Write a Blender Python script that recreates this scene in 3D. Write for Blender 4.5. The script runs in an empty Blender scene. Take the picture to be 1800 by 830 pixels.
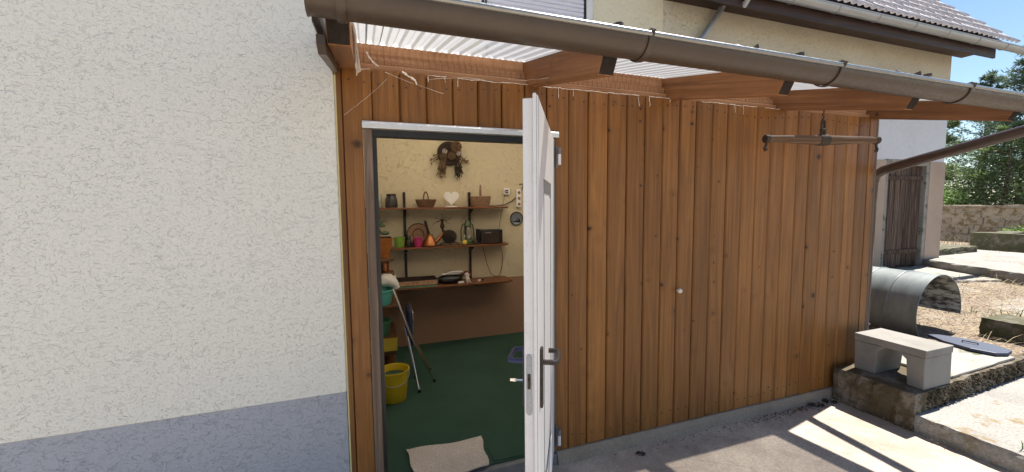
import bpy, math, random
from mathutils import Vector, Matrix
random.seed(11)
PI = math.pi
S = bpy.context.scene
COL = S.collection

# ------------------------------------------------------------------ camera
cam_d = bpy.data.cameras.new('camera'); cam = bpy.data.objects.new('camera', cam_d); COL.objects.link(cam)
yaw, pit, rol = math.radians(19.52), math.radians(4.50), math.radians(-0.516)
fw = Vector((math.sin(yaw)*math.cos(pit), math.cos(yaw)*math.cos(pit), -math.sin(pit)))
rt = Vector((math.cos(yaw), -math.sin(yaw), 0)); up = rt.cross(fw)
rt, up = rt*math.cos(rol)+up*math.sin(rol), up*math.cos(rol)-rt*math.sin(rol)
cam.matrix_world = Matrix(((rt.x, up.x, -fw.x, 0), (rt.y, up.y, -fw.y, -2.3215), (rt.z, up.z, -fw.z, 1.63), (0, 0, 0, 1)))
cam_d.sensor_width = 36.0; cam_d.lens = 14.24; cam_d.clip_start = 0.02; cam_d.clip_end = 2000
S.camera = cam

# ------------------------------------------------------------------ light
SUN_EL, SUN_AZ = math.radians(61), math.radians(11.5)          # azimuth measured from +X towards +Y
sdir = Vector((math.cos(SUN_AZ)*math.cos(SUN_EL), math.sin(SUN_AZ)*math.cos(SUN_EL), math.sin(SUN_EL)))
w = bpy.data.worlds.new('World'); S.world = w; w.use_nodes = True
nt = w.node_tree; sky = nt.nodes.new('ShaderNodeTexSky'); sky.sky_type = 'NISHITA'; sky.sun_disc = False
sky.sun_elevation = SUN_EL; sky.sun_rotation = PI/2-SUN_AZ; sky.air_density = 1.0; sky.dust_density = 0.0; sky.ozone_density = 2.0
bg = nt.nodes['Background']; nt.links.new(sky.outputs[0], bg.inputs[0]); bg.inputs[1].default_value = 0.064
sl = bpy.data.lights.new('sun', 'SUN'); so = bpy.data.objects.new('sun', sl); COL.objects.link(so)
sl.energy = 5.0; sl.angle = math.radians(0.53); sl.color = (1.0, 0.95, 0.87)
so.rotation_euler = sdir.to_track_quat('Z', 'Y').to_euler(); so.location = (8, 3, 12)
S.view_settings.view_transform = 'Standard'; S.view_settings.look = 'None'
S.view_settings.exposure = 1.36; S.view_settings.gamma = 1.0; S.view_settings.use_curve_mapping = False

# ------------------------------------------------------------------ materials
class NT:
    def __init__(s, name):
        s.m = bpy.data.materials.new(name); s.m.use_nodes = True; s.t = s.m.node_tree
        s.b = s.t.nodes['Principled BSDF']; s.out = s.t.nodes['Material Output']
    def n(s, typ, **kw):
        x = s.t.nodes.new('ShaderNode'+typ)
        for k, v in kw.items():
            if k.startswith('i_'):
                key = k[2:]
                x.inputs[int(key) if key.isdigit() else key.replace('_', ' ')].default_value = v
            else: setattr(x, k, v)
        return x
    def l(s, a, b): s.t.links.new(a, b)
    def coord(s, scale=(1, 1, 1), rnd=False, obj=True):
        tc = s.n('TexCoord'); o = tc.outputs['Object' if obj else 'Generated']
        if rnd:
            oi = s.n('ObjectInfo'); ml = s.n('VectorMath', operation='MULTIPLY_ADD')
            cb = s.n('CombineXYZ'); 
            for i, k in enumerate((37.3, 11.7, 53.9)):
                mm = s.n('Math', operation='MULTIPLY', i_1=k); s.l(oi.outputs['Random'], mm.inputs[0]); s.l(mm.outputs[0], cb.inputs[i])
            ml = s.n('VectorMath', operation='ADD'); s.l(o, ml.inputs[0]); s.l(cb.outputs[0], ml.inputs[1]); o = ml.outputs[0]
        mp = s.n('Mapping'); mp.inputs['Scale'].default_value = scale; s.l(o, mp.inputs[0]); return mp.outputs[0]
    def noise(s, co, scale, detail=4, rough=.55, dist=0.0):
        x = s.n('TexNoise'); x.inputs['Scale'].default_value = scale; x.inputs['Detail'].default_value = detail
        x.inputs['Roughness'].default_value = rough; x.inputs['Distortion'].default_value = dist
        s.l(co, x.inputs['Vector']); return x.outputs[0]
    def vor(s, co, scale, out='Distance', feature='F1'):
        x = s.n('TexVoronoi'); x.feature = feature; x.inputs['Scale'].default_value = scale; s.l(co, x.inputs['Vector']); return x.outputs[out]
    def ramp(s, v, stops, interp='LINEAR'):
        x = s.n('ValToRGB'); r = x.color_ramp; r.interpolation = interp
        while len(r.elements) < len(stops): r.elements.new(.5)
        for e, (p, c) in zip(r.elements, stops):
            e.position = p; e.color = (c, c, c, 1) if isinstance(c, (int, float)) else (*c[:3], 1)
        s.l(v, x.inputs[0]); return x.outputs[0]
    def mix(s, f, a, b, typ='MIX'):
        x = s.n('MixRGB'); x.blend_type = typ
        for ix, v in enumerate((f, a, b)):
            sock = x.inputs[ix]
            if hasattr(v, 'is_output'): s.l(v, sock)
            elif isinstance(v, (int, float)): sock.default_value = v if ix == 0 else (v, v, v, 1)
            else: sock.default_value = (*v, 1)
        return x.outputs[0]
    def math(s, op, a, b=0.0, c=0.0):
        x = s.n('Math', operation=op)
        for sock, v in zip(x.inputs, (a, b, c)):
            if hasattr(v, 'is_output'): s.l(v, sock)
            else: sock.default_value = v
        return x.outputs[0]
    def bump(s, h, strength=.5, dist=.01):
        x = s.n('Bump'); x.inputs['Strength'].default_value = strength; x.inputs['Distance'].default_value = dist
        s.l(h, x.inputs['Height']); s.l(x.outputs[0], s.b.inputs['Normal'])
    def col(s, c): s.l(c, s.b.inputs['Base Color'])
    def set(s, rough=.6, metal=0.0, spec=None):
        s.b.inputs['Roughness'].default_value = rough; s.b.inputs['Metallic'].default_value = metal
        if spec is not None: s.b.inputs['Specular IOR Level'].default_value = spec
        return s.m

def sc(c, k): return tuple(min(1, x*k) for x in c)

def m_plain(name, c, rough=.6, metal=0.0, var=.18, scale=14, bump=0.0, spec=None):
    t = NT(name); co = t.coord(rnd=True); n = t.noise(co, scale, 5, .6)
    t.col(t.ramp(n, [(.25, sc(c, 1-var)), (.75, sc(c, 1+var))]))
    if bump: t.bump(t.noise(co, scale*6, 4), bump, .004)
    return t.set(rough, metal, spec)

def m_plaster(name, c, groove, scale=26, strength=.9, stain=.12, stainc=None, stretch=(1, 1, 1), gcol=.30):
    t = NT(name); co = t.coord(stretch)
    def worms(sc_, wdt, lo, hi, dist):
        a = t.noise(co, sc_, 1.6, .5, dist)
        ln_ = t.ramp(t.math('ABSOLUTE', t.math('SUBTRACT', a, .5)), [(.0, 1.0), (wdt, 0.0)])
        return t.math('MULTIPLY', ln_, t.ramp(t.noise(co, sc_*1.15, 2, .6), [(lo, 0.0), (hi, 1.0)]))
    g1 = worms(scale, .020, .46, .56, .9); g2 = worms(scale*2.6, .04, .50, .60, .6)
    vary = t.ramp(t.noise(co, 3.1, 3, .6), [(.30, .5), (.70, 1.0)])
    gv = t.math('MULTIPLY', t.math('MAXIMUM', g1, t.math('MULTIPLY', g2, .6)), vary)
    fine = t.noise(co, scale*6.5, 4, .7); mid = t.noise(co, scale*1.7, 3)
    h = t.math('SUBTRACT', t.math('ADD', t.math('MULTIPLY', fine, .22), t.math('MULTIPLY', mid, .28)), t.math('MULTIPLY', gv, .55))
    big = t.noise(co, .9, 4, .6)
    base = t.mix(t.ramp(big, [(.3, 0.0), (.75, 1.0)]), sc(c, 1+stain*.35), stainc or sc(c, 1-stain))
    base = t.mix(t.math('MULTIPLY', fine, .16), base, sc(c, .62))
    t.col(t.mix(t.math('MULTIPLY', gv, gcol), base, groove))  # groove tint: dirt colour plus painted-in shading of the relief
    t.bump(h, strength, .011)
    return t.set(.92, spec=.2)

def m_wood(name, dark, mid, light, axis=2, knots=True, rough=.5, gscale=1.0, var=.22, spec=.35):
    t = NT(name)
    def stretch(a, b):
        v = [a, a, a]; v[axis] = b; return tuple(v)
    g = gscale
    co = t.coord(stretch(16*g, .7*g), True); n1 = t.noise(co, 1.0, 5, .6, 1.6)
    cf = t.coord(stretch(95*g, 2.2*g), True); n2 = t.noise(cf, 1.0, 3, .6)
    base = t.ramp(n1, [(.28, dark), (.5, mid), (.74, light)])
    base = t.mix(t.ramp(n2, [(.36, .34), (.58, 0.0)]), base, sc(dark, .72))
    hgt = n2
    if knots:
        ck = t.coord(stretch(6.8, 8.0), True)
        wob = t.noise(t.coord((26, 26, 26), True), 1.0, 2)
        v = t.n('TexVoronoi'); v.inputs['Scale'].default_value = 1.0
        off = t.n('VectorMath', operation='MULTIPLY_ADD'); t.l(wob, off.inputs[0]); off.inputs[1].default_value = (.2, .2, .2); t.l(ck, off.inputs[2])
        t.l(off.outputs[0], v.inputs['Vector'])
        sep = t.n('SeparateColor'); t.l(v.outputs['Color'], sep.inputs[0])
        pick = t.ramp(sep.outputs[0], [(.40, 0.0), (.42, 1.0)])
        size = t.math('ADD', t.math('MULTIPLY', t.math('POWER', sep.outputs[1], 2.2), .20), .06)
        rel = t.math('DIVIDE', v.outputs['Distance'], size)
        core = t.math('MULTIPLY', t.ramp(rel, [(.45, 1.0), (.95, 0.0)]), pick)
        halo = t.math('MULTIPLY', t.ramp(t.math('MULTIPLY', rel, .4), [(.25, .55), (.9, 0.0)]), pick)
        base = t.mix(halo, base, dark)
        base = t.mix(core, base, sc(dark, .2))
    oi = t.n('ObjectInfo'); val = t.math('MULTIPLY_ADD', oi.outputs['Random'], var*2, 1-var)
    base = t.mix(1.0, base, val, 'MULTIPLY')
    # dirt and weathering low frequency
    wn = t.noise(t.coord((2.2, 2.2, 1.2), True), 1.0, 5, .65)
    base = t.mix(t.ramp(wn, [(.45, 0.0), (.80, .5)]), base, sc(dark, .85))
    t.col(base); t.bump(hgt, .22, .004)
    return t.set(rough, spec=spec)

def m_concrete(name, c, moss=0.0, speck=.5, bump=.5, crack=0.0, mossc=(.045, .05, .02), scale=1.0, stain=0.0):
    t = NT(name); co = t.coord((scale,)*3)
    a = t.noise(co, 2.3, 6, .62); b = t.noise(co, 60, 3, .6); g = t.vor(co, 130)
    base = t.ramp(a, [(.25, sc(c, .68)), (.5, c), (.8, sc(c, 1.18))])
    base = t.mix(t.ramp(b, [(.4, speck*.7), (.62, 0.0)]), base, sc(c, .55))
    base = t.mix(t.ramp(g, [(.0, speck*.55), (.28, 0.0)]), base, sc(c, 1.35))
    if stain:
        base = t.mix(t.ramp(t.noise(co, 1.7, 6, .7, .6), [(.44, 0.0), (.66, stain)]), base, (.20, .155, .12))
        base = t.mix(t.ramp(t.noise(co, 9, 5, .7), [(.54, 0.0), (.70, stain*.7)]), base, (.16, .13, .11))
    if moss:
        mn = t.noise(co, 5.2, 7, .7)
        base = t.mix(t.ramp(mn, [(.60-moss*.3, 0.0), (.68-moss*.25, .9)]), base, t.mix(t.noise(co, 45, 3), mossc, sc(mossc, 2.3)))
    if crack:
        cv = t.vor(t.coord((scale*1.6,)*3), 1.3, 'Distance', 'DISTANCE_TO_EDGE')
        base = t.mix(t.ramp(cv, [(.0, crack), (.008, 0.0)]), base, sc(c, .25))
    t.col(base); t.bump(t.math('ADD', t.math('MULTIPLY', a, .6), t.math('MULTIPLY', b, .5)), bump, .008)
    return t.set(.9, spec=.25)

def m_metal(name, c, rough=.35, dirt=.4, metal=.9):
    t = NT(name); co = t.coord((1, 1, 1)); n = t.math('ADD', t.math('MULTIPLY', t.noise(co, 6, 6, .65), .5), t.math('MULTIPLY', t.noise(t.coord((22, 3, 3)), 1.0, 5, .7), .5)); f = t.noise(co, 60, 3)
    t.col(t.mix(t.ramp(n, [(.4, 0.0), (.75, dirt)]), c, sc(c, .45)))
    t.l(t.ramp(f, [(.3, rough*.75), (.7, min(1, rough*1.35))]), t.b.inputs['Roughness'])
    t.set(rough, metal); t.l(t.ramp(f, [(.3, rough*.75), (.7, min(1, rough*1.35))]), t.b.inputs['Roughness']); return t.m

M = {}
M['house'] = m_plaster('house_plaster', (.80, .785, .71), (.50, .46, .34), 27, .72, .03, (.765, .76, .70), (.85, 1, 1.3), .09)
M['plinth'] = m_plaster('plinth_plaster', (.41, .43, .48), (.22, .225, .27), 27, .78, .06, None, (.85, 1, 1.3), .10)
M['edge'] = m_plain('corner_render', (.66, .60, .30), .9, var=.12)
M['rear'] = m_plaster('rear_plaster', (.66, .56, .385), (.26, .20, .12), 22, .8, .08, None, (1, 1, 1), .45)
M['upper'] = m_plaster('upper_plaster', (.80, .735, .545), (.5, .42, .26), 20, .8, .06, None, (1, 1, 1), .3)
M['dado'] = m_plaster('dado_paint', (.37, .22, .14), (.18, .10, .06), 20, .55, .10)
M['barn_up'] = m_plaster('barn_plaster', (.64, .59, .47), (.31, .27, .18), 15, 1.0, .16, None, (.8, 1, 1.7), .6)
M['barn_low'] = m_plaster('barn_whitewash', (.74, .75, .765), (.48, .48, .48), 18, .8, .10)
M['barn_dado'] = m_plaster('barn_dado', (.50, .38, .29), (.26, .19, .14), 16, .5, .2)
M['board'] = m_wood('stained_board', (.145, .058, .0140), (.238, .099, .0235), (.312, .142, .037), var=.2)
M['beam'] = m_wood('stained_beam', (.13, .054, .021), (.225, .096, .036), (.30, .142, .06), axis=1, rough=.65, var=.24)
M['purlin'] = m_wood('purlin_wood', (.26, .125, .055), (.42, .22, .105), (.52, .30, .16), axis=0, knots=False, rough=.7)
M['endgrain'] = m_plain('end_grain', (.022, .016, .013), .95, var=.5, scale=60, bump=.5)
M['oldwood'] = m_wood('weathered_planks', (.05, .03, .022), (.12, .078, .058), (.28, .22, .175), knots=False, rough=.85, gscale=1.5, spec=.1)
M['jamb'] = m_wood('weathered_jamb', (.10, .065, .045), (.17, .12, .088), (.24, .18, .14), knots=False, rough=.8)
M['shelf'] = m_wood('shelf_board', (.09, .032, .014), (.19, .068, .026), (.27, .11, .04), axis=0, knots=False, rough=.42)
M['tarpwood'] = m_wood('brown_drawer_wood', (.08, .035, .014), (.17, .075, .03), (.24, .11, .045), axis=0, knots=False)
M['swing'] = m_wood('worn_ash', (.045, .024, .013), (.12, .07, .04), (.24, .16, .10), axis=0, knots=False, rough=.7, gscale=2)
M['yard'] = m_concrete('yard_concrete', (.49, .415, .335), 0.0, .6, .7, .30, stain=.5)
M['sill'] = m_concrete('sill_concrete', (.29, .235, .18), .0, .5, .7)
M['platform'] = m_concrete('platform_concrete', (.21, .18, .145), .6, .8, 1.0, .3, (.045, .034, .018))
M['slab'] = m_concrete('slab_concrete', (.31, .295, .27), .12, .9, 1.0, .0, (.12, .085, .04))
M['pale'] = m_concrete('pale_concrete', (.35, .325, .285), .2, .6, .5)
M['bench'] = m_concrete('bench_concrete', (.25, .235, .215), .0, .22, .3)
M['rubble'] = m_concrete('rubble_stone', (.36, .30, .23), .35, .5, .9, .6, (.10, .07, .035))
M['darkblock'] = m_concrete('dark_block', (.17, .15, .12), .7, .5, .9, .0, (.04, .04, .02))
M['gutter'] = m_metal('brown_gutter', (.070, .050, .037), .38, .35, .15)
M['pipe'] = m_metal('glossy_brown_pipe', (.062, .042, .034), .16, .25, .1)
M['bead'] = m_metal('sunlit_bead', (.30, .30, .29), .30, .4, .75)  # paler than the gutter: its sunlit highlight is put into the colour
M['zinc'] = m_metal('zinc', (.42, .44, .46), .42, .35, .6)
M['steel'] = m_metal('brushed_steel', (.30, .33, .38), .35, .2, .55)
M['chrome'] = m_metal('chrome', (.72, .72, .72), .14, .15, 1.0)
M['iron'] = m_metal('dark_iron', (.07, .055, .045), .6, .5, .6)
M['black'] = m_plain('black_plastic', (.012, .012, .013), .45)
M['upright'] = m_plain('dark_steel_rail', (.018, .012, .010), .5)
t = NT('white_upvc'); co = t.coord(); d1 = t.noise(co, 5, 7, .75); d2 = t.noise(t.coord((60, 60, 3)), 1.0, 3, .6); d3 = t.noise(co, 120, 2)
b_ = t.mix(t.ramp(d1, [(.50, 0.0), (.80, .5)]), (.74, .735, .735), (.50, .47, .43)); b_ = t.mix(t.ramp(d3, [(.66, 0.0), (.72, .5)]), b_, (.40, .37, .34))
t.col(t.mix(t.ramp(d2, [(.58, 0.0), (.75, .25)]), b_, (.52, .50, .48))); t.l(t.ramp(d1, [(.3, .28), (.7, .5)]), t.b.inputs['Roughness']); M['white'] = t.m
M['grime'] = m_plain('grey_seal', (.16, .16, .165), .7)
M['silver'] = m_metal('aluminium_trim', (.72, .72, .72), .35, .25, .55)
M['shutter'] = m_plain('shutter_slat', (.70, .70, .78), .4, var=.04)
M['tile'] = m_plain('concrete_tile', (.60, .56, .575), .75, var=.22, scale=9, bump=.6)
M['fascia'] = m_wood('dark_fascia', (.03, .018, .016), (.055, .034, .03), (.08, .05, .045), axis=0, knots=False)
def m_carpet(name, c, sc_=260):
    t = NT(name); co = t.coord(); n = t.noise(co, sc_, 3, .7); b = t.noise(co, 3, 5, .6)
    base = t.ramp(n, [(.25, sc(c, .45)), (.5, c), (.78, sc(c, 1.9))]); base = t.mix(t.ramp(b, [(.4, 0.0), (.75, .45)]), base, sc(c, .6))
    t.col(base); t.bump(n, .8, .006); return t.set(.97, spec=.1)
M['carpet'] = m_carpet('green_carpet', (.043, .085, .062), 300)
M['mat'] = m_carpet('beige_mat', (.55, .48, .43), 200)
M['foot'] = m_plain('yellow_bucket', (.62, .42, .012), .38, var=.06)
M['mint'] = m_plain('mint_plastic', (.13, .50, .42), .35, var=.06)
M['greenpot'] = m_plain('green_glaze', (.22, .36, .05), .3)
M['sage'] = m_plain('sage_plastic', (.09, .24, .13), .4)
M['pink'] = m_plain('pink_glaze', (.48, .035, .16), .35)
M['terra'] = m_plain('orange_glaze', (.42, .14, .03), .3, var=.3)
M['copper'] = m_metal('copper', (.42, .16, .06), .32, .6, .85)
M['towel'] = m_plain('white_cloth', (.62, .58, .54), .95, var=.12, scale=40, bump=.6)
M['yellowbox'] = m_plain('yellow_plastic', (.55, .38, .02), .45)
M['darkpot'] = m_plain('dark_ceramic', (.035, .028, .024), .4, var=.4)
M['wicker'] = m_plain('wicker', (.17, .085, .04), .75, var=.55, scale=60, bump=.9)
M['wickerp'] = m_plain('wicker_pale', (.28, .16, .09), .75, var=.5, scale=60, bump=.9)
M['cream'] = m_plain('white_ceramic', (.78, .74, .70), .35, var=.04)
M['lgreen'] = m_plain('lantern_green', (.06, .085, .03), .4)
M['lemon'] = m_plain('yellow_ball', (.72, .50, .09), .45)
M['navy'] = m_plain('navy_vinyl', (.018, .025, .085), .4)
M['paper'] = m_plain('printed_card', (.42, .24, .14), .7, var=.5, scale=22)
M['redhair'] = m_plain('auburn_yarn', (.20, .06, .03), .9, var=.5, scale=70, bump=.8)
M['skin'] = m_plain('pale_cloth', (.50, .42, .38), .85, var=.2, scale=40)
M['dry'] = m_plain('dried_leaf', (.13, .075, .038), .9, var=.6, scale=50)
M['drydark'] = m_plain('dried_dark', (.035, .02, .014), .9, var=.5, scale=50)
M['knob'] = m_plain('porcelain', (.62, .58, .52), .35)
M['web'] = m_plain('cobweb', (.74, .66, .58), .95, var=.1)
M['moss'] = m_plain('dark_moss', (.050, .036, .018), .95, var=.6, scale=40)
M['ymoss'] = m_plain('yellow_moss', (.20, .135, .04), .95, var=.5, scale=40)
M['lid'] = m_plain('blue_lid', (.018, .03, .066), .5, var=.2, scale=4)
M['bark'] = m_plain('bark', (.075, .055, .04), .95, var=.4, scale=8, bump=.9)
M['straw'] = m_plain('dry_straw', (.33, .26, .155), .9, var=.45, scale=30)
M['grass'] = m_plain('green_blade', (.10, .19, .035), .8, var=.4, scale=20)
def m_shell():
    t = NT('weathered_shell'); co = t.coord((1, 3, 1)); n = t.noise(co, 2.5, 6, .65)
    base = t.ramp(n, [(.3, (.085, .105, .11)), (.7, (.17, .20, .20))])
    bf = t.noise(t.coord((1.2, 9, 5)), 2.0, 6, .7); geo = t.n('NewGeometry')
    ins = t.math('MULTIPLY', geo.outputs['Backfacing'], 1.0)
    t.col(base); t.bump(n, .3, .01); return t.set(.5)
M['shell'] = m_shell()
t = NT('shell_lining'); n = t.noise(t.coord((1.2, 2.2, 7)), 2.2, 6, .72)
t.col(t.ramp(n, [(.44, (.05, .045, .042)), (.56, (.42, .42, .40))])); t.bump(n, .5, .01); M['lining'] = t.set(.75)
def m_leaf(name, c):
    t = NT(name); oi = t.noise(t.coord(), 1.3, 4); f = t.noise(t.coord(), 25, 2)
    t.col(t.mix(f, t.ramp(oi, [(.3, sc(c, .55)), (.7, sc(c, 1.4))]), sc(c, 1.8)))
    t.b.inputs['Transmission Weight'].default_value = 0.0
    tr = t.n('BsdfTranslucent'); tr.inputs[0].default_value = (*sc(c, 2.2), 1); mx = t.n('MixShader'); mx.inputs[0].default_value = .3
    t.l(t.b.outputs[0], mx.inputs[1]); t.l(tr.outputs[0], mx.inputs[2]); t.l(mx.outputs[0], t.out.inputs[0]); return t.set(.65)
M['needle'] = m_leaf('conifer_needles', (.085, .12, .045)); M['bush'] = m_leaf('bush_leaves', (.12, .19, .04))
M['needle2'] = m_leaf('blue_conifer_needles', (.062, .092, .058))
def m_sheet():
    t = NT('translucent_sheet'); t.t.nodes.remove(t.b)
    co = t.coord(); sx = t.n('SeparateXYZ'); t.l(co, sx.inputs[0])
    ph = t.math('FRACT', t.math('DIVIDE', sx.outputs[0], .07))
    g1_ = t.ramp(t.math('ABSOLUTE', t.math('SUBTRACT', ph, .36)), [(.03, 0.0), (.09, 1.0)])       # darker bands on the webs paint the ribs' shading into the sheet
    g2_ = t.ramp(t.math('ABSOLUTE', t.math('SUBTRACT', ph, .84)), [(.03, 0.0), (.09, 1.0)]); val = t.math('MINIMUM', g1_, g2_)
    dn = t.noise(t.coord((1, .25, 1)), 7, 6, .65)
    tr = t.n('BsdfTranslucent'); df = t.n('BsdfDiffuse'); tp = t.n('BsdfTransparent'); gl = t.n('BsdfGlossy')
    c = t.mix(t.ramp(dn, [(.35, 0.0), (.8, .5)]), (.37, .37, .395), (.30, .29, .28))
    c = t.mix(t.math('MULTIPLY', t.math('SUBTRACT', 1.0, val), .75), c, (.15, .145, .14))
    t.l(c, tr.inputs[0]); t.l(c, df.inputs[0]); gl.inputs['Roughness'].default_value = .2
    a = t.n('MixShader'); a.inputs[0].default_value = .30; t.l(tr.outputs[0], a.inputs[1]); t.l(df.outputs[0], a.inputs[2])
    b = t.n('MixShader'); fac = t.math('MULTIPLY_ADD', val, .02, .25); t.l(fac, b.inputs[0]); t.l(a.outputs[0], b.inputs[1]); t.l(tp.outputs[0], b.inputs[2])
    t.l(b.outputs[0], t.out.inputs[0]); return t.m
M['sheet'] = m_sheet()
t = NT('clear_sheet'); t.t.nodes.remove(t.b); tr_ = t.n('BsdfTranslucent'); tr_.inputs[0].default_value = (.8, .8, .8, 1); tp_ = t.n('BsdfTransparent'); mx_ = t.n('MixShader'); mx_.inputs[0].default_value = .6  # clearer sheet, put over the room only to let in more daylight
t.l(tr_.outputs[0], mx_.inputs[1]); t.l(tp_.outputs[0], mx_.inputs[2]); t.l(mx_.outputs[0], t.out.inputs[0]); M['clearsheet'] = t.m
t = NT('milky_panel'); tr_ = t.n('BsdfTranslucent'); tr_.inputs[0].default_value = (.84, .80, .72, 1); mx_ = t.n('MixShader'); mx_.inputs[0].default_value = .9
t.b.inputs['Base Color'].default_value = (.6, .56, .5, 1); t.l(t.b.outputs[0], mx_.inputs[1]); t.l(tr_.outputs[0], mx_.inputs[2]); t.l(mx_.outputs[0], t.out.inputs[0]); M['milky'] = t.set(.6)
t = NT('clear_glass'); t.b.inputs['Transmission Weight'].default_value = 1.0; t.b.inputs['Base Color'].default_value = (.9, .93, .92, 1); M['glass'] = t.set(.05)
t = NT('soil_and_needles'); co = t.coord(); a = t.noise(co, 1.1, 6, .65); b = t.noise(co, 38, 4, .7); b2 = t.noise(t.coord((1, 3, 1)), 16, 4, .7)
g1 = t.ramp(b, [(.3, (.065, .045, .032)), (.5, (.16, .115, .08)), (.72, (.33, .275, .21))])
g1 = t.mix(t.ramp(b2, [(.5, 0.0), (.62, .7)]), g1, (.40, .33, .22))
t.col(t.mix(t.ramp(a, [(.52, 0.0), (.66, .8)]), g1, (.38, .36, .33))); t.bump(b, .9, .02); M['soil'] = t.set(.95)

# ------------------------------------------------------------------ geometry helpers
class MB:
    def __init__(s): s.v = []; s.f = []
    def add(s, vs, fs):
        o = len(s.v); s.v += [tuple(p) for p in vs]; s.f += [tuple(i+o for i in f) for f in fs]; return s
    def box(s, a, b):
        x0, y0, z0 = a; x1, y1, z1 = b
        return s.add([(x0, y0, z0), (x1, y0, z0), (x1, y1, z0), (x0, y1, z0), (x0, y0, z1), (x1, y0, z1), (x1, y1, z1), (x0, y1, z1)],
                     [(0, 3, 2, 1), (4, 5, 6, 7), (0, 1, 5, 4), (1, 2, 6, 5), (2, 3, 7, 6), (3, 0, 4, 7)])
    def prism(s, poly, ax, lo, hi):
        """poly in the other two axes (cyclic order after ax), extruded along ax"""
        def P(u, v, w_):
            p = [0, 0, 0]; p[ax] = w_; p[(ax+1) % 3] = u; p[(ax+2) % 3] = v; return p
        n = len(poly); vs = [P(u, v, lo) for u, v in poly]+[P(u, v, hi) for u, v in poly]
        fs = [tuple(range(n-1, -1, -1)), tuple(range(n, 2*n))]+[(i, (i+1) % n, (i+1) % n+n, i+n) for i in range(n)]
        return s.add(vs, fs)
    def tube(s, pts, r, n=10, closed=False, rs=None, flat=1.0):
        pts = [Vector(p) for p in pts]; m = len(pts); vs = []; fs = []; prev = None
        for i, p in enumerate(pts):
            if closed: d = pts[(i+1) % m]-pts[i-1]
            else: d = pts[min(i+1, m-1)]-pts[max(i-1, 0)]
            d.normalize()
            ref = Vector((0, 0, 1)) if abs(d.z) < .95 else Vector((1, 0, 0))
            if prev is None: a = d.cross(ref).normalized()
            else:
                a = prev-d*prev.dot(d); a = a.normalized() if a.length > 1e-6 else d.cross(ref).normalized()
            prev = a; b = d.cross(a); q = rs[i] if rs else r
            for k in range(n):
                th = 2*PI*k/n; vs.append(p+a*math.cos(th)*q+b*math.sin(th)*q*flat)
        for i in range(m if closed else m-1):
            j = (i+1) % m
            for k in range(n): fs.append((i*n+k, i*n+(k+1) % n, j*n+(k+1) % n, j*n+k))
        if not closed: fs += [tuple(range(n-1, -1, -1)), tuple(range((m-1)*n, m*n))]
        return s.add(vs, fs)
    def cyl(s, a, b, r, n=14, r2=None): return s.tube([a, b], r, n, rs=[r, r if r2 is None else r2])
    def lathe(s, prof, c=(0, 0, 0), n=24, sx=1.0, sy=1.0, ax=2, cap=True):
        vs = []; m = len(prof)
        for r, h in prof:
            for k in range(n):
                th = 2*PI*k/n; p = [0, 0, 0]; p[ax] = h; p[(ax+1) % 3] = r*math.cos(th)*sx; p[(ax+2) % 3] = r*math.sin(th)*sy
                vs.append((p[0]+c[0], p[1]+c[1], p[2]+c[2]))
        fs = [(i*n+k, i*n+(k+1) % n, (i+1)*n+(k+1) % n, (i+1)*n+k) for i in range(m-1) for k in range(n)]
        if cap: fs += [tuple(range(n-1, -1, -1)), tuple(range((m-1)*n, m*n))]
        return s.add(vs, fs)
    def ball(s, c, r, n=14, m=9, sc_=(1, 1, 1)):
        prof = [(max(1e-4, math.sin(PI*i/m)), -math.cos(PI*i/m)) for i in range(m+1)]
        k0 = len(s.v); s.lathe(prof, (0, 0, 0), n)
        for i in range(k0, len(s.v)):
            p = s.v[i]; s.v[i] = (c[0]+p[0]*r*sc_[0], c[1]+p[1]*r*sc_[1], c[2]+p[2]*r*sc_[2])
        return s
    def jitter(s, a, seed=0):
        rr = random.Random(seed); s.v = [(x+rr.uniform(-a, a), y+rr.uniform(-a, a), z+rr.uniform(-a, a)) for x, y, z in s.v]; return s
    def mesh(s, name, origin=(0, 0, 0), smooth=False):
        me = bpy.data.meshes.new(name); o = origin
        me.from_pydata([(x-o[0], y-o[1], z-o[2]) for x, y, z in s.v], [], s.f); me.update()
        if smooth: me.polygons.foreach_set('use_smooth', [True]*len(me.polygons))
        return me
    def build(s, name, mat, parent=None, origin=None, smooth=False, bevel=0.0, local=False):
        """coordinates are world coordinates unless local; origin = object origin in world"""
        po = wloc(parent) if parent else Vector((0, 0, 0))
        if local: o = origin or (0, 0, 0); me = s.mesh(name, o, smooth); loc = Vector(o)
        else: o = Vector(origin) if origin else (po.copy() if parent else Vector((0, 0, 0))); me = s.mesh(name, o, smooth); loc = Vector(o)-po
        me.materials.append(M[mat] if isinstance(mat, str) else mat)
        ob = bpy.data.objects.new(name, me); COL.objects.link(ob); ob.parent = parent; ob.location = loc
        if bevel:
            bv = ob.modifiers.new('bevel', 'BEVEL'); bv.width = bevel; bv.segments = 2; bv.limit_method = 'ANGLE'; bv.angle_limit = .6
        if smooth:
            try:
                me.set_sharp_from_angle(angle=math.radians(42))
            except Exception: pass
        return ob
def wloc(o):
    v = Vector((0, 0, 0))
    while o: v += o.location; o = o.parent
    return v
def tag(o, label, cat, group=None):
    o['label'] = label; o['category'] = cat
    if group: o['group'] = group
    return o
def thing(name, label, cat, loc, rz=0, group=None):
    o = bpy.data.objects.new(name, None); o.empty_display_size = .1; COL.objects.link(o); o.location = loc; o.rotation_euler = (0, 0, rz)
    return tag(o, label, cat, group)
def struct(o): o['kind'] = 'structure'; return o
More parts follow.
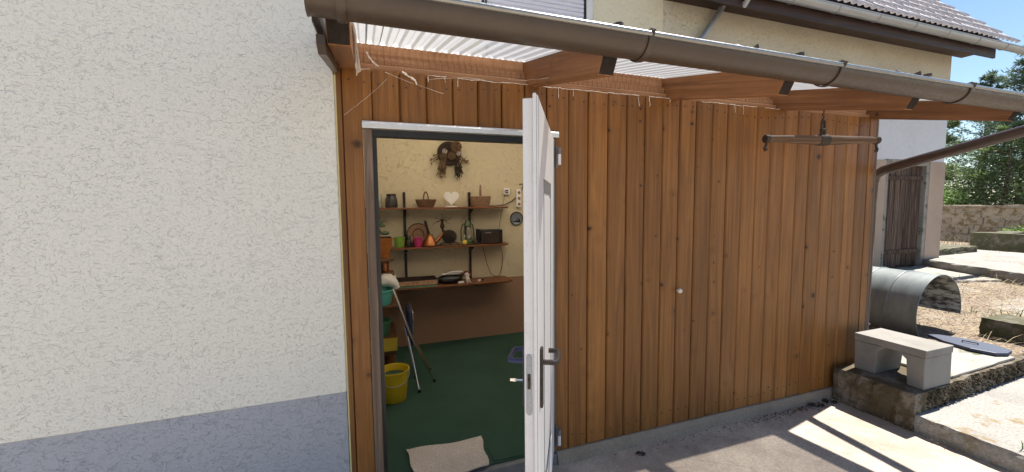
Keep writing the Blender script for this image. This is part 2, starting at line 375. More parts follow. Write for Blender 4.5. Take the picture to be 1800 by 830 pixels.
def link_copy(name, me, mat, parent, loc, rot=(0, 0, 0), scale=(1, 1, 1)):
    ob = bpy.data.objects.new(name, me); COL.objects.link(ob); ob.parent = parent
    ob.location = Vector(loc)-(wloc(parent) if parent else Vector((0, 0, 0))); ob.rotation_euler = rot; ob.scale = scale
    if not me.materials: me.materials.append(M[mat])
    return ob
def arc(c, r, a0, a1, n, plane='xz'):
    out = []
    for i in range(n+1):
        a = math.radians(a0+(a1-a0)*i/n); u, v = r*math.cos(a), r*math.sin(a)
        out.append((c[0]+u, c[1], c[2]+v) if plane == 'xz' else (c[0], c[1]+u, c[2]+v) if plane == 'yz' else (c[0]+u, c[1]+v, c[2]))
    return out

GZ = -0.08
# ================================================================== SETTING
def ground_h(x, y):
    def ss(a, b, v): v = max(0, min(1, (v-a)/(b-a))); return v*v*(3-2*v)
    h = -.13
    if x > 3.6:
        k = ss(4.35, 5.0, x)*ss(-.62, -.35, y)
        h = -.13+k*(.13+.16+.16*ss(6.0, 9.0, x)+.10*ss(11, 16, x))
    k2 = ss(-3.2, -1.5, y)*ss(6, 9, x); h = max(h, -.13+k2*.40)
    return h
bm = MB(); xs = [-120, -60, -30, -12, -6, -3, 0, 2, 3, 3.6]+[3.6+.15*i for i in range(1, 80)]+[16, 17, 19, 22, 28, 40, 60, 120, 300]
ys = [-120, -60, -30, -12, -6, -4, -3, -2.4]+[-2.2+.13*i for i in range(0, 40)]+[3.4, 4, 5, 6, 8, 12, 20, 40, 80, 160, 300]
rg = random.Random(4)
for y in ys:
    for x in xs: bm.v.append((x, y, ground_h(x, y)+(rg.uniform(-.012, .012) if 4.3 < x < 15.4 and -1 < y < 3 else 0)))
nx = len(xs)
for j in range(len(ys)-1):
    for i in range(nx-1): bm.f.append((j*nx+i, j*nx+i+1, (j+1)*nx+i+1, (j+1)*nx+i))
struct(bm.build('ground', 'soil', smooth=True))
yard = struct(MB().add([(-14, -14, GZ), (3.80, -14, GZ), (3.80, .05, GZ), (-14, .05, GZ)], [(0, 1, 2, 3)]).build('yard_pavement', 'yard'))
# room floor with fitted carpet
struct(MB().box((-.13, .02, -.10), (4.18, 2.42, 0.0)).build('floor', 'carpet'))

# ================================================================== HOUSE (left block + rear wall)
house = thing('house', 'cream rendered house wall with grey-blue plinth left of the wooden cladding', 'house', (-2.5, 0, 0))
MB().box((-7, 0, .615), (-.142, 6.5, 6.2)).build('wall', 'house', house, bevel=.006)
MB().box((-7, .006, -.12), (-.145, 6.5, .6148)).build('plinth', 'plinth', house)
MB().box((-.1415, .004, -.1), (-.1335, .03, 2.42)).build('corner_strip', 'edge', house)
# rear wall (back wall of the lean-to room and first floor above it), with window opening
def ring_wall(mb, x0, x1, z0, z1, holes, y0, y1):
    zs = sorted({z0, z1}|{h[2] for h in holes}|{h[3] for h in holes}); xs_ = sorted({x0, x1}|{h[0] for h in holes}|{h[1] for h in holes})
    for a, b in zip(zs, zs[1:]):
        run = None
        for c, d in zip(xs_, xs_[1:]):
            hole = any(h[0] <= c and d <= h[1] and h[2] <= a and b <= h[3] for h in holes)
            if hole:
                if run: mb.box((run[0], y0, a), (run[1], y1, b)); run = None
            else: run = (run[0], d) if run else (c, d)
        if run: mb.box((run[0], y0, a), (run[1], y1, b))
    return mb
MB().box((-.142, 2.42, .725), (3.905, 2.80, 2.95)).build('rear_wall', 'rear', house)
ring_wall(MB(), -.142, 3.905, 2.95, 6.2, [(1.30, 2.80, 3.25, 4.75)], 2.42, 2.80).build('upper_wall', 'upper', house)
MB().box((-.142, 2.414, -.1), (3.905, 2.80, .7245)).build('dado', 'dado', house)
win = MB()
for a, b in (((1.30, 2.405, 3.25), (1.37, 2.52, 4.75)), ((2.725, 2.405, 3.25), (2.80, 2.52, 4.75)), ((1.37, 2.405, 3.25), (2.725, 2.52, 3.33))): win.box(a, b)
wf = win.build('window', 'white', house, bevel=.004)
MB().box((1.37, 2.44, 3.33), (1.40, 2.47, 4.75)).build('guide_rail', 'black', wf); MB().box((2.695, 2.44, 3.33), (2.725, 2.47, 4.75)).build('guide_rail', 'black', wf)
MB().box((1.37, 2.475, 3.33), (2.725, 2.5, 4.75)).build('pane', 'black', wf)
sm = MB(); prof = [(0, 0), (-.008, .006), (-.012, .025), (-.008, .044), (0, .05), (.004, .05), (.004, 0)]
sm.prism([(y, z) for y, z in prof], 0, 0, 1.29); slat_me = sm.mesh('slat')
for i in range(27): link_copy('slat', slat_me, 'shutter', wf, (1.4025, 2.455, 3.335+i*.052))

# ================================================================== BARN
barn = thing('barn', 'long rendered barn with tiled roof and old plank door', 'barn', (7.3, 2.42, .3))
ring_wall(MB(), 3.907, 10.72, 3.2, 4.62, [], 2.425, 2.9).build('upper_wall', 'barn_up', barn)
ring_wall(MB(), 3.907, 10.715, 1.31, 3.2, [(8.90, 10.24, 0, 2.37)], 2.42, 2.9).build('lower_wall', 'barn_low', barn)
ring_wall(MB(), 3.907, 10.735, -.1, 1.31, [(8.90, 10.24, 0, 2.37)], 2.405, 2.9).build('dado', 'barn_dado', barn)
MB().add([(10.70, 2.9, -.1), (10.70, 9, -.1), (10.70, 9, 4.4), (10.70, 5.6, 8.3), (10.70, 2.9, 5.4), (10.40, 2.9, -.1), (10.40, 9, -.1), (10.40, 9, 4.4), (10.40, 5.6, 8.3), (10.40, 2.9, 5.4)],
         [(0, 1, 2, 3, 4), (9, 8, 7, 6, 5), (0, 5, 6, 1), (1, 6, 7, 2), (2, 7, 8, 3), (3, 8, 9, 4), (4, 9, 5, 0)]).build('gable_wall', 'barn_low', barn)
MB().box((8.88, 2.412, .34), (8.995, 2.75, 2.39)).box((10.145, 2.412, .34), (10.26, 2.75, 2.39)).box((8.9955, 2.412, 2.285), (10.1445, 2.75, 2.39)).build('door_surround', 'pale', barn, bevel=.006)
bd = MB().box((9.0, 2.50, .345), (10.14, 2.53, 2.282)).build('door', 'oldwood', barn)
rd = random.Random(8)
pw = 1.13/7
for i in range(7):
    x0 = 9.004+i*pw; zb = .36+rd.uniform(0, .035); p = MB().box((x0+.006, 2.475+rd.uniform(0, .006), zb), (x0+pw-.006, 2.498, 2.28)).build('plank', 'oldwood', bd, origin=(x0, 2.5, zb), bevel=.003)
for z in (.62, 2.02): MB().box((8.99, 2.448, z), (10.12, 2.472, z+.075)).build('batten', 'oldwood', bd, bevel=.004)
MB().tube([(9.05, 2.47, 1.2), (9.05, 2.43, 1.2), (9.05, 2.43, 1.33), (9.05, 2.47, 1.33)], .009, 8).build('handle', 'iron', bd)
# eave
MB().box((3.9, 1.965, 4.245), (11.05, 2.0, 4.46)).box((3.9, 2.0, 4.40), (11.05, 2.43, 4.44)).build('fascia', 'fascia', barn)
gt = MB()
def half_round(mb, x0, x1, yc, z0, z1, R, th=.004, n=14, segs=10):
    """open half-round channel along X, its rim rolled, slightly falling from z0 to z1"""
    pf = [(yc+R*math.cos(a), R*math.sin(a)) for a in [PI+PI*i/n for i in range(n+1)]]
    pin = [(yc+(R-th)*math.cos(a), (R-th)*math.sin(a)) for a in [2*PI-PI*i/n for i in range(n+1)]]
    pr_ = pf+pin; m = len(pr_); o = len(mb.v)
    for s_ in range(segs+1):
        t_ = s_/segs; x = x0+(x1-x0)*t_; z = z0+(z1-z0)*t_
        for y, dz in pr_: mb.v.append((x, y, z+dz))
    for s_ in range(segs):
        for k in range(m): mb.f.append((o+s_*m+k, o+s_*m+(k+1) % m, o+(s_+1)*m+(k+1) % m, o+(s_+1)*m+k))
    mb.f.append(tuple(o+k for k in range(m))); mb.f.append(tuple(o+segs*m+k for k in range(m-1, -1, -1)))
    return mb
bg_ = half_round(gt, 4.75, 11.9, 1.86, 4.43, 4.43, .075).build('gutter', 'zinc', barn, smooth=True)
MB().tube([(4.75, 1.783, 4.434), (11.9, 1.783, 4.434)], .010, 10).build('rim_bead', 'zinc', bg_, smooth=True)
for x in (5.6, 6.5, 7.4, 8.3, 9.2, 10.1, 11.0): MB().tube(arc((x, 1.86, 4.43), .079, 175, 362, 14, 'yz'), .006, 6, flat=2.2).build('bracket', 'zinc', bg_)
MB().tube([(4.86, 1.88, 4.36), (4.86, 1.95, 4.27), (4.86, 2.25, 4.45), (4.86, 2.33, 4.42), (4.84, 2.345, 4.36), (4.78, 2.345, 4.27), (4.42, 2.345, 3.82), (4.32, 2.345, 3.70), (4.30, 2.345, 3.55), (4.30, 2.345, 2.98)], .042, 14).build('downpipe', 'zinc', barn, smooth=True)
MB().tube([(4.80, 2.345, 4.30), (4.77, 2.345, 4.262)], .047, 14).build('pipe_collar', 'zinc', barn)
# roof: tiles near the eave one by one, the rest as one sheet
pitch = math.atan(1.063); TW, TL = .30, .34
ez, ey = 4.47, 1.80
roof = MB().add([(3.85, ey+.12, ez+.06), (11.25, ey+.12, ez+.06), (11.25, 5.62, ez+(5.62-ey)*1.063-.07), (3.85, 5.62, ez+(5.62-ey)*1.063-.07),
                 (3.85, 9.4, ez), (11.25, 9.4, ez)], [(0, 1, 2, 3), (3, 2, 5, 4)]).build('roof', 'tile', barn)
def tile_mesh():
    mb = MB(); nx_ = 12; rows = [(0.0, 0.0), (TL+.06, .0)]
    def hz(u): return .028*(math.cos(2*PI*(u*2))*.5+.5)**1.4
    for (v, dz) in rows:
        for i in range(nx_+1):
            u = i/nx_; mb.v.append((u*(TW+.015), v, hz(u)+.02+(.0 if v else .016)))
    for i in range(nx_): mb.f.append((i, i+1, nx_+1+i+1, nx_+1+i))
    o = len(mb.v)
    for i in range(nx_+1): u = i/nx_; mb.v.append((u*(TW+.015), 0, hz(u)+.008))
    for i in range(nx_): mb.f.append((o+i, o+i+1, i+1, i))
    return mb.mesh('tile', smooth=True)
tme = tile_mesh(); NR = 12
for r_ in range(NR):
    for c_ in range(25):
        s_ = r_*TL; jx = rd.uniform(-.004, .004)
        link_copy('tile', tme, 'tile', roof, (3.8+c_*TW+jx, ey+s_*math.cos(pitch), ez+s_*math.sin(pitch)+rd.uniform(-.004, .004)), (pitch-.045, rd.uniform(-.012, .012), 0))
mb = MB()
for r_ in range(NR, 17):
    for c_ in range(25):
        o = len(mb.v); s_ = r_*TL; R = Matrix.Rotation(pitch-.045, 3, 'X')
        for v in tme.vertices: q = R @ v.co; mb.v.append((q.x+3.8+c_*TW, q.y+ey+s_*math.cos(pitch), q.z+ez+s_*math.sin(pitch)))
        for p in tme.polygons: mb.f.append(tuple(o+i for i in p.vertices))
ob = mb.build('tile_field', 'tile', roof, smooth=True); ob['kind'] = 'stuff'

# ================================================================== LEAN-TO
lean = thing('wooden_lean_to', 'brown plank lean-to with translucent canopy roof and brown gutter', 'lean-to', (2.0, 0, 0))
SL = .213                                                     # roof fall per metre
def zr(y): return 2.338+SL*y                                  # underside of rafters
PITCH = .1457
def board_mesh(wd, h, th=.022):
    c = .009; g = .0026; e = .008
    pf = [(g, th), (g, c), (c+.001, 0), (wd-c-.001, 0), (wd-g, c), (wd-g, th)]
    mb = MB(); n = len(pf)
    for z in (0, h):
        for x, y in pf: mb.v.append((x, y, z))
    mb.f = [tuple(range(n)), tuple(range(2*n-1, n-1, -1))]+[((i+1) % n, i, i+n, (i+1) % n+n) for i in range(n)]
    return mb.mesh('board')
full = board_mesh(PITCH, 2.345); short = board_mesh(PITCH, .268); 
rb = random.Random(3); k = 0; x = -.106
while x < 4.08:
    nx1 = x+PITCH
    if nx1 <= -.106+PITCH+1e-6:     # left of door: narrow strip runs beside the frame down to the ground
        MB().add([(a, y, z) for y in (0, .022) for a, z in ((x+.0016, 0), (-.0125, 0), (-.0125, 2.077), (x+PITCH-.0016, 2.077), (x+PITCH-.0016, 2.345), (x+.0016, 2.345))], [(0, 1, 2, 3, 4, 5), (11, 10, 9, 8, 7, 6)]+[((i+1) % 6, i, i+6, (i+1) % 6+6) for i in range(6)]).build('board', 'board', lean, origin=(x, 0, 0), bevel=.003)
    elif x < 1.0: link_copy('board', short, 'board', lean, (x, rb.uniform(-.002, .002), 2.077))
    elif x < 1.15:
        MB().add([(a, y, z) for y in (0, .022) for a, z in ((1.119, 0), (x+PITCH-.0016, 0), (x+PITCH-.0016, 2.345), (x+.0016, 2.345), (x+.0016, 2.077), (1.119, 2.077))], [(0, 1, 2, 3, 4, 5), (11, 10, 9, 8, 7, 6)]+[((i+1) % 6, i, i+6, (i+1) % 6+6) for i in range(6)]).build('board', 'board', lean, origin=(x, 0, 0), bevel=.003)
    else:
        link_copy('board', full, 'board', lean, (x, rb.uniform(-.0025, .0025), rb.uniform(-.004, .003)))
    x = nx1; k += 1
XE = x
MB().box((XE+.002, -.002, 0), (4.205, .022, 2.34)).build('board', 'board', lean, origin=(XE, 0, 0), bevel=.003)
MB().box((-.1335, -.006, -.05), (-.1085, .022, 2.36)).build('edge_trim', 'board', lean, origin=(-.12, 0, 0), bevel=.004)
MB().box((4.2055, -.004, 0), (4.232, .05, 2.34)).build('corner_trim', 'jamb', lean, origin=(4.2, 0, 0), bevel=.004)
MB().box((1.12, .0235, 0), (4.20, .0255, 2.33)).build('light_backing', 'board', lean)  # unseen backing added to stop light leaking between the boards
MB().box((-.13, .0235, 2.08), (1.1195, .0255, 2.33)).build('light_backing', 'board', lean)
nl = MB()
for q in range(29):
    xb_ = -.106+q*PITCH
    for zz in (2.285, .09):
        if zz < 2 and xb_ < 1.2: continue
        for u in (.035, .11): nl.cyl((xb_+u, -.0042, zz+.018*math.sin(q*7+u*90)), (xb_+u, .001, zz+.018*math.sin(q*7+u*90)), .004, 7)
nl.build('nail_heads', 'iron', lean)['kind'] = 'stuff'
# end wall
side = board_mesh(PITCH, 2.5)
for i in range(16): link_copy('side_board', side, 'board', lean, (4.232, .052+i*PITCH, 0), (0, 0, PI/2), (1, 1, (2.338+SL*(.06+i*PITCH))/2.5))
# framework
MB().box((-.13, .024, .02), (-.04, .11, 2.33)).build('post', 'board', lean, origin=(-.1, .06, 0))
MB().box((4.11, .024, .02), (4.2, .11, 2.33)).build('post', 'board', lean, origin=(4.15, .06, 0))
for i, (y0, y1, z0, z1) in enumerate(((.026, .12, 2.336, 2.382), (.052, .12, 2.39, 2.431), (.078, .13, 2.439, 2.5035))):
    if i == 0: MB().box((-.13, y0, z0), (4.2, y1, z1)).build('purlin', 'purlin', lean, origin=(2, .06, z0), bevel=.004)
    else:
        nf = int(4.33/.035); pf = []  # flutes shaped to imitate light stripes thrown by the corrugated sheet
        for q in range(nf):
            for u, dy in ((.0, .0), (.55, .0), (.65, .0045), (.90, .0045)): pf.append((-.13+(q+u)*.035, y0+dy))
        pf += [(4.2, y0), (4.2, y1), (-.13, y1)]
        MB().prism(pf, 2, z0, z1).build('purlin', 'purlin', lean, origin=(2, .06, z0))
RX = [-.108, .935, 1.98, 3.025, 4.15]
for i, xr in enumerate(RX):
    wdt = .075; ye = -.79; hgt = .145
    top = lambda y: zr(y)+hgt
    poly = [(ye, zr(ye)), (2.41, zr(2.41)), (2.41, top(2.41)), (ye-.068, top(ye-.068))]
    xl = xr-.002
    th_ = math.atan(SL); ct_, st_ = math.cos(th_), math.sin(th_)
    rot = lambda y, z: (y*ct_+(z-2.4)*st_, -y*st_+(z-2.4)*ct_)
    r = MB().prism([rot(*p) for p in poly], 0, 0, wdt).build('rafter', 'beam', lean, local=True, bevel=.004)
    r.location = Vector((xl, 0, 2.4))-wloc(lean); r.rotation_euler = (th_, 0, 0)
    d = .003
    ef = [(.003, ye-d, zr(ye)+.004), (wdt-.003, ye-d, zr(ye)+.004), (wdt-.003, ye-.066-d, top(ye-.066)-.004), (.003, ye-.066-d, top(ye-.066)-.004)]
    MB().add([(x_, *rot(y_, z_)) for x_, y_, z_ in ef], [(0, 1, 2, 3)]).build('end_face', 'endgrain', r, local=True)
# verge flashing at the left end (dark metal angle running up the house wall)
MB().prism([(-.90, 2.195), (-.90, 2.33), (.0, 2.52), (0, 2.30), (-.05, 2.29)], 0, -.1425, -.1385).build('verge_flashing', 'gutter', lean)
MB().prism([(-.845, 2.150), (-.79, 2.135), (-.10, 2.282), (-.10, 2.31), (-.845, 2.18)], 0, -.138, -.112).build('verge_strip', 'gutter', lean)
# corrugated sheets
def sheet_mesh(wd, y0, y1):
    mb = MB(); P = .07; n = int(round(wd/P)); pts = []
    for i in range(n):
        for u, z in ((0, 0), (.30, 0), (.42, .018), (.78, .018), (.90, 0)): pts.append((i*P+u*P-.0, z))
    pts.append((n*P, 0))
    m = len(pts); rows = 8
    for j in range(rows+1):
        y = y0+(y1-y0)*j/rows
        for u, z in pts: mb.v.append((u, y, SL*y+z))
    for j in range(rows):
        for i in range(m-1): mb.f.append((j*m+i, j*m+i+1, (j+1)*m+i+1, (j+1)*m+i))
    return mb.mesh('roof_sheet')
sme = sheet_mesh(1.05, -.91, .14); smr = sheet_mesh(1.05, .125, 2.40); smr2 = sheet_mesh(.14, .125, 2.40)
for i in range(4):
    link_copy('roof_sheet', sme, 'sheet', lean, (-.142+i*1.05, 0, 2.4885+i*.0008)); link_copy('roof_sheet', smr, 'clearsheet', lean, (-.142+i*1.05, 0, 2.495+i*.0008))
link_copy('roof_sheet', smr2, 'clearsheet', lean, (-.142+4.2, 0, 2.499))
sme2 = sheet_mesh(.14, -.91, .14); link_copy('roof_sheet', sme2, 'sheet', lean, (-.142+4.2, 0, 2.492))
MB().prism([(.135, 2.347), (2.405, 2.83), (2.405, 2.836), (.135, 2.353)], 0, -.138, 4.205).build('diffuser_panel', 'milky', lean)  # unseen panel added to diffuse daylight and keep sun stripes off the floor
for i, xr in enumerate(RX[1:], 1): MB().cyl((xr+.05, -.86, 2.345), (xr+.05, -.86, 2.357), .02, 8).build('sheet_clip', 'gutter', lean)
# gutter
gm = MB(); half_round(gm, -.148, 4.46, -.925, 2.272, 2.256, .068, .004, 16, 24)
gut = gm.build('gutter', 'gutter', lean, smooth=True)
MB().tube([(-.148, -.995, 2.276), (4.46, -.995, 2.260)], .0105, 12).build('rim_bead', 'bead', gut, smooth=True)
MB().prism([(-.925+.07*math.cos(PI+PI*i/14), 2.272+.07*math.sin(PI+PI*i/14)) for i in range(15)], 0, -.153, -.149).build('end_cap', 'gutter', gut)
for xb in (-.055, 1.045, 2.13, 3.21, 4.3):
    zc = 2.272-.016*(xb+.15)/4.6
    MB().tube(arc((xb, -.925, zc), .073, 172, 368, 18, 'yz')+[(xb, -.80, zc+.045)], .0035, 6, flat=4.5).build('bracket', 'gutter', gut, smooth=True)
    MB().tube([(xb, -.995, zc+.002), (xb, -1.003, zc+.012), (xb, -.992, zc+.016), (xb, -.97, zc+.012)], .004, 6, flat=4.0).build('rim_clip', 'gutter', gut)
for xb in (.38, 1.60, 2.75):
    MB().tube([(xb, -.985, 2.29), (xb+.02, -.93, 2.285), (xb, -.87, 2.33)], .006, 6, flat=3).build('strap', 'gutter', gut)
# downpipe: outlet in the gutter, sloping run back to the wall, elbow, then down the corner
pp = [(4.345, -.925, 2.20), (4.345, -.925, 2.165), (4.34, -.90, 2.135), (4.335, -.84, 2.115), (4.305, -.10, 1.925), (4.30, -.02, 1.90), (4.297, .035, 1.86), (4.295, .055, 1.79), (4.295, .06, 1.6), (4.295, .06, .20)]
dp = MB().tube(pp, .040, 20).build('downpipe', 'pipe', lean, smooth=True)
for z in (1.74, .5): MB().tube(arc((4.295, .06, z), .044, 0, 360, 16, 'xy')[:-1], .006, 6, closed=True).build('pipe_clamp', 'gutter', dp)
MB().cyl((4.25, .02, .22), (4.25, -.012, .22), .006, 8).build('hook', 'zinc', lean)
# concrete sill under the boards
sp = [(-.05, GZ-.02), (-.030, -.035), (-.012, -.003), (.12, -.003), (.12, GZ-.02)]
MB().prism(sp, 0, 1.12, 4.23).build('sill', 'sill', lean, bevel=.006)
MB().prism(sp, 0, -.138, -.01).build('sill', 'sill', lean)
MB().box((-.009, -.02, GZ-.02), (1.119, .14, -.012)).build('threshold', 'grime', lean, bevel=.004)
# door frame
MB().box((-.010, -.012, -.01), (.036, .06, 2.035)).build('door_jamb', 'jamb', lean, origin=(0, 0, 0), bevel=.004)
MB().box((.0365, .008, -.01), (.058, .07, 2.0)).build('door_seal', 'black', lean)
MB().box((1.072, .0, -.01), (1.117, .06, 2.035)).build('door_jamb', 'grime', lean, origin=(1.1, 0, 0), bevel=.004)
MB().box((.0365, .005, 2.001), (1.0715, .07, 2.034)).build('door_head', 'black', lean)
MB().prism([(-.034, 2.036), (-.034, 2.062), (-.026, 2.074), (.0, 2.076), (.06, 2.076), (.06, 2.036)], 0, -.014, 1.126).build('lintel_trim', 'silver', lean, bevel=.003)

# door leaf in its own frame: x from the hinge along the leaf, +y outwards, outer face at y = 0
ang = math.atan2(-.924+.03, .593-1.10)+.016
door = bpy.data.objects.new('door', None)
dm = MB(); W_, H_ = 1.03, 2.015; T = .052
dm.box((0, -T, .012), (W_-.016, -.0132, H_-.014)).box((0.0, -.013, .0), (W_, 0, H_))
door = dm.build('door', 'white', lean, local=True, bevel=.003)
door.location = Vector((1.083, -.030, .018))-wloc(lean); door.rotation_euler = (0, 0, ang)
def dpart(mb, name, mat, **kw): return mb.build(name, mat, door, local=True, **kw)
fr = MB().box((.78, .0005, .02), (W_-.004, .006, H_-.006)).box((.004, .0005, .02), (.24, .006, H_-.006)).box((.2405, .0005, 1.72), (.7795, .006, H_-.006)).box((.2405, .0005, .02), (.7795, .006, .26))
dpart(fr, 'door_frame', 'white', bevel=.003)
dpart(MB().box((.71, .0005, .261), (.7795, .003, 1.719)).box((.2405, .0005, .261), (.30, .003, 1.719)).box((.3005, .0005, 1.66), (.7095, .003, 1.719)).box((.3005, .0005, .261), (.7095, .003, .32)), 'gasket', 'grime')
dpart(MB().box((.32, .0006, .34), (.69, .005, 1.64)), 'door_panel', 'white', bevel=.006)
pl = []
for i in range(9): a = PI*i/8; pl.append((-.033+.011*math.cos(a), 1.02+.0125*math.sin(a)))
for i in range(9): a = PI+PI*i/8; pl.append((-.033+.011*math.cos(a), .80+.0125*math.sin(a)))
lk = dpart(MB().prism(pl, 0, W_-.0155, W_-.0125), 'lock_plate', 'steel', bevel=.001)
MB().box((W_-.0122, -.039, .895), (W_-.010, -.027, .955)).build('latch_slot', 'black', lk, local=True)
MB().box((W_-.0122, -.037, .905), (W_-.004, -.029, .935)).build('latch', 'iron', lk, local=True, bevel=.002)
for z in (1.018, .985, .802): MB().cyl((W_-.0125, -.033, z), (W_-.0112, -.033, z), .005, 10).build('screw', 'steel', lk, local=True)
def grip(sgn, y0, mat):
    zc = .985; xh = .965
    base = MB().box((xh-.018, min(y0, y0+sgn*.012), .80), (xh+.018, max(y0, y0+sgn*.012), 1.045))
    h = dpart(base, 'door_handle', mat, bevel=.006)
    y1 = y0+sgn*.012
    MB().tube([(xh, y1, zc), (xh, y1+sgn*.042, zc), (xh-.008, y1+sgn*.053, zc), (xh-.03, y1+sgn*.056, zc), (xh-.115, y1+sgn*.056, zc), (xh-.128, y1+sgn*.05, zc), (xh-.132, y1+sgn*.036, zc), (xh-.132, y1+sgn*.012, zc)], .0105, 12).build('lever', mat, h, local=True, smooth=True)
    return h
grip(1, .006, 'iron')
hi = grip(-1, -T, 'navy')
MB().tube([(.965, -T-.012, .905), (.965, -T-.045, .905)], .004, 8).add([(.965+dx, -T-.04-dy, .905+dz) for dx, dy, dz in ((-.002, 0, -.006), (-.002, 0, .006), (-.002, .024, .005), (-.002, .024, -.005), (.002, 0, -.006), (.002, 0, .006), (.002, .024, .005), (.002, .024, -.005))], [(0, 1, 2, 3), (7, 6, 5, 4), (0, 4, 5, 1), (1, 5, 6, 2), (2, 6, 7, 3), (3, 7, 4, 0)]).build('key', 'chrome', hi, local=True)
for z in (.055, 1.87):
    hg = MB().cyl((1.128, -.030, z), (1.128, -.030, z+.065), .0105, 12).build('hinge', 'white', lean, origin=(1.128, -.03, z))
    MB().cyl((1.128, -.030, z+.066), (1.128, -.030, z+.105), .0108, 12).box((1.112, -.012, z-.02), (1.124, -.002, z+.12)).build('hinge_cap', 'grime', hg)

# ================================================================== HANGING SWINGLETREE
sw = thing('swingletree', 'old wooden swingletree with iron fittings hanging from a rafter by its ring', 'swingletree', (3.073, -.30, 2.065), math.radians(-12))
def sp_(mb, name, mat, par=sw, **kw): return mb.build(name, mat, par, local=True, **kw)
sp_(MB().tube([(-.44, 0, .004), (-.30, 0, .004), (-.12, 0, 0), (0, 0, 0), (.12, 0, 0), (.30, 0, .004), (.44, 0, .004)], .02, 12, rs=[.024, .027, .033, .036, .033, .027, .024]), 'bar', 'swing', smooth=True)
sp_(MB().tube([(-.036, 0, 0), (.036, 0, 0)], .039, 14).tube([(-.012, 0, .03), (-.012, 0, .07)], .010, 8).tube([(.012, 0, .03), (.012, 0, .07)], .010, 8).tube([(-.018, 0, .072), (.018, 0, .072)], .011, 8), 'centre_strap', 'iron', smooth=True)
rg_ = sp_(MB().tube([(.038*math.cos(a)*.85, .02*math.cos(a), .105+.040*math.sin(a)) for a in [2*PI*i/20 for i in range(20)]], .008, 8, closed=True), 'ring', 'iron', smooth=True)
sp_(MB().tube([(0, 0, .142), (0, 0, .165), (-.012, 0, .178), (0, 0, .19), (0, 0, .215)], .004, 6), 'hook', 'iron')
for s_ in (-1, 1):
    sp_(MB().tube([(s_*.425, 0, .004), (s_*.452, 0, .004)], .028, 12).tube([(s_*.438, 0, -.018), (s_*.442, 0, -.045), (s_*.452, 0, -.060), (s_*.448, 0, -.075), (s_*.434, 0, -.068)], .0085, 8), 'end_hook', 'iron', smooth=True)
kb = MB().lathe([(.007, 0), (.007, .012), (.016, .016), (.0185, .026), (.014, .036), (.004, .039)], (0, 0, 0), 16, ax=2).build('porcelain_knob', 'knob', lean, local=True, smooth=True)
kb.rotation_euler = (PI/2, 0, 0); kb.location = Vector((2.083, -.002, 1.0))-wloc(lean); kb['label'] = 'small off-white knob fixed on the planks'

# ================================================================== PLATFORM, SLABS, BENCH
def rough_block(name, poly, z0, z1, mat, amp=.012, step=.06, seed=1, parent=None, bev=.012):
    """slab with wavering outline and uneven arrises"""
    rr = random.Random(seed); pts = []
    for (x0, y0), (x1, y1) in zip(poly, poly[1:]+poly[:1]):
        L = math.hypot(x1-x0, y1-y0); n = max(1, int(L/step))
        for i in range(n): t_ = i/n; pts.append((x0+(x1-x0)*t_+rr.uniform(-amp, amp)*.45, y0+(y1-y0)*t_+rr.uniform(-amp, amp)*.45))
    cx = sum(p[0] for p in pts)/len(pts); cy = sum(p[1] for p in pts)/len(pts); n = len(pts); mb = MB(); H = z1-z0
    for f_, ins in ((0, 0.0), (.22, -amp*.4), (.45, amp*.3), (.68, -amp*.2), (.90, .002), (1.0, bev)):
        for (x, y) in pts:
            dx, dy = cx-x, cy-y; d_ = math.hypot(dx, dy) or 1; k_ = ins+rr.uniform(-amp, amp)*.8
            mb.v.append((x+dx/d_*k_, y+dy/d_*k_, z0+H*f_+(rr.uniform(-amp, amp)*.25 if 0 < f_ else 0)))
    for l_ in range(5):
        for i in range(n): mb.f.append((l_*n+i, l_*n+(i+1) % n, (l_+1)*n+(i+1) % n, (l_+1)*n+i))
    mb.f.append(tuple(5*n+i for i in range(n))); mb.f.append(tuple(range(n-1, -1, -1)))
    return mb.build(name, mat, parent)
struct(rough_block('concrete_platform', [(3.75, -.60), (5.6, -.52), (5.6, -.03), (3.75, -.052)], GZ-.05, .2, 'platform', .014, .035, 3))
struct(rough_block('concrete_apron', [(4.36, -.05), (5.5, -.05), (5.5, 1.2), (4.36, 1.2)], -.05, .185, 'platform', .012, .07, 4))
struct(rough_block('lower_pavement', [(3.755, -3.2), (7.5, -3.2), (7.5, -.46), (5.62, -.47), (3.755, -.57)], GZ-.06, .05, 'slab', .010, .06, 5))
struct(rough_block('barn_pavement', [(8.0, 1.5), (9.65, 1.05), (10.35, 2.43), (8.0, 2.43)], .1, .355, 'pale', .012, .08, 6))
tag(rough_block('cover_slab', [(4.32, -.53), (5.43, -.495), (5.43, -.08), (4.34, -.10)], .203, .222, 'pale', .003, .1, 7, None, .004), 'pale flat cover slab lying on the platform behind the small bench', 'slab')
bn = thing('concrete_bench', 'small grey concrete bench standing on the mossy platform', 'bench', (4.08, -.33, .2))
MB().prism([(-.572, .445), (-.575, .505), (-.095, .505), (-.098, .445)], 0, 3.903, 4.258).build('seat', 'bench', bn, bevel=.005)
MB().prism([(-.572, .2), (-.568, .444), (-.40, .444), (-.455, .40), (-.468, .2)], 0, 3.905, 4.255).build('leg', 'bench', bn, bevel=.006)
MB().prism([(-.255, .2), (-.268, .40), (-.31, .444), (-.10, .444), (-.105, .2)], 0, 3.905, 4.255).build('leg', 'bench', bn, bevel=.006)
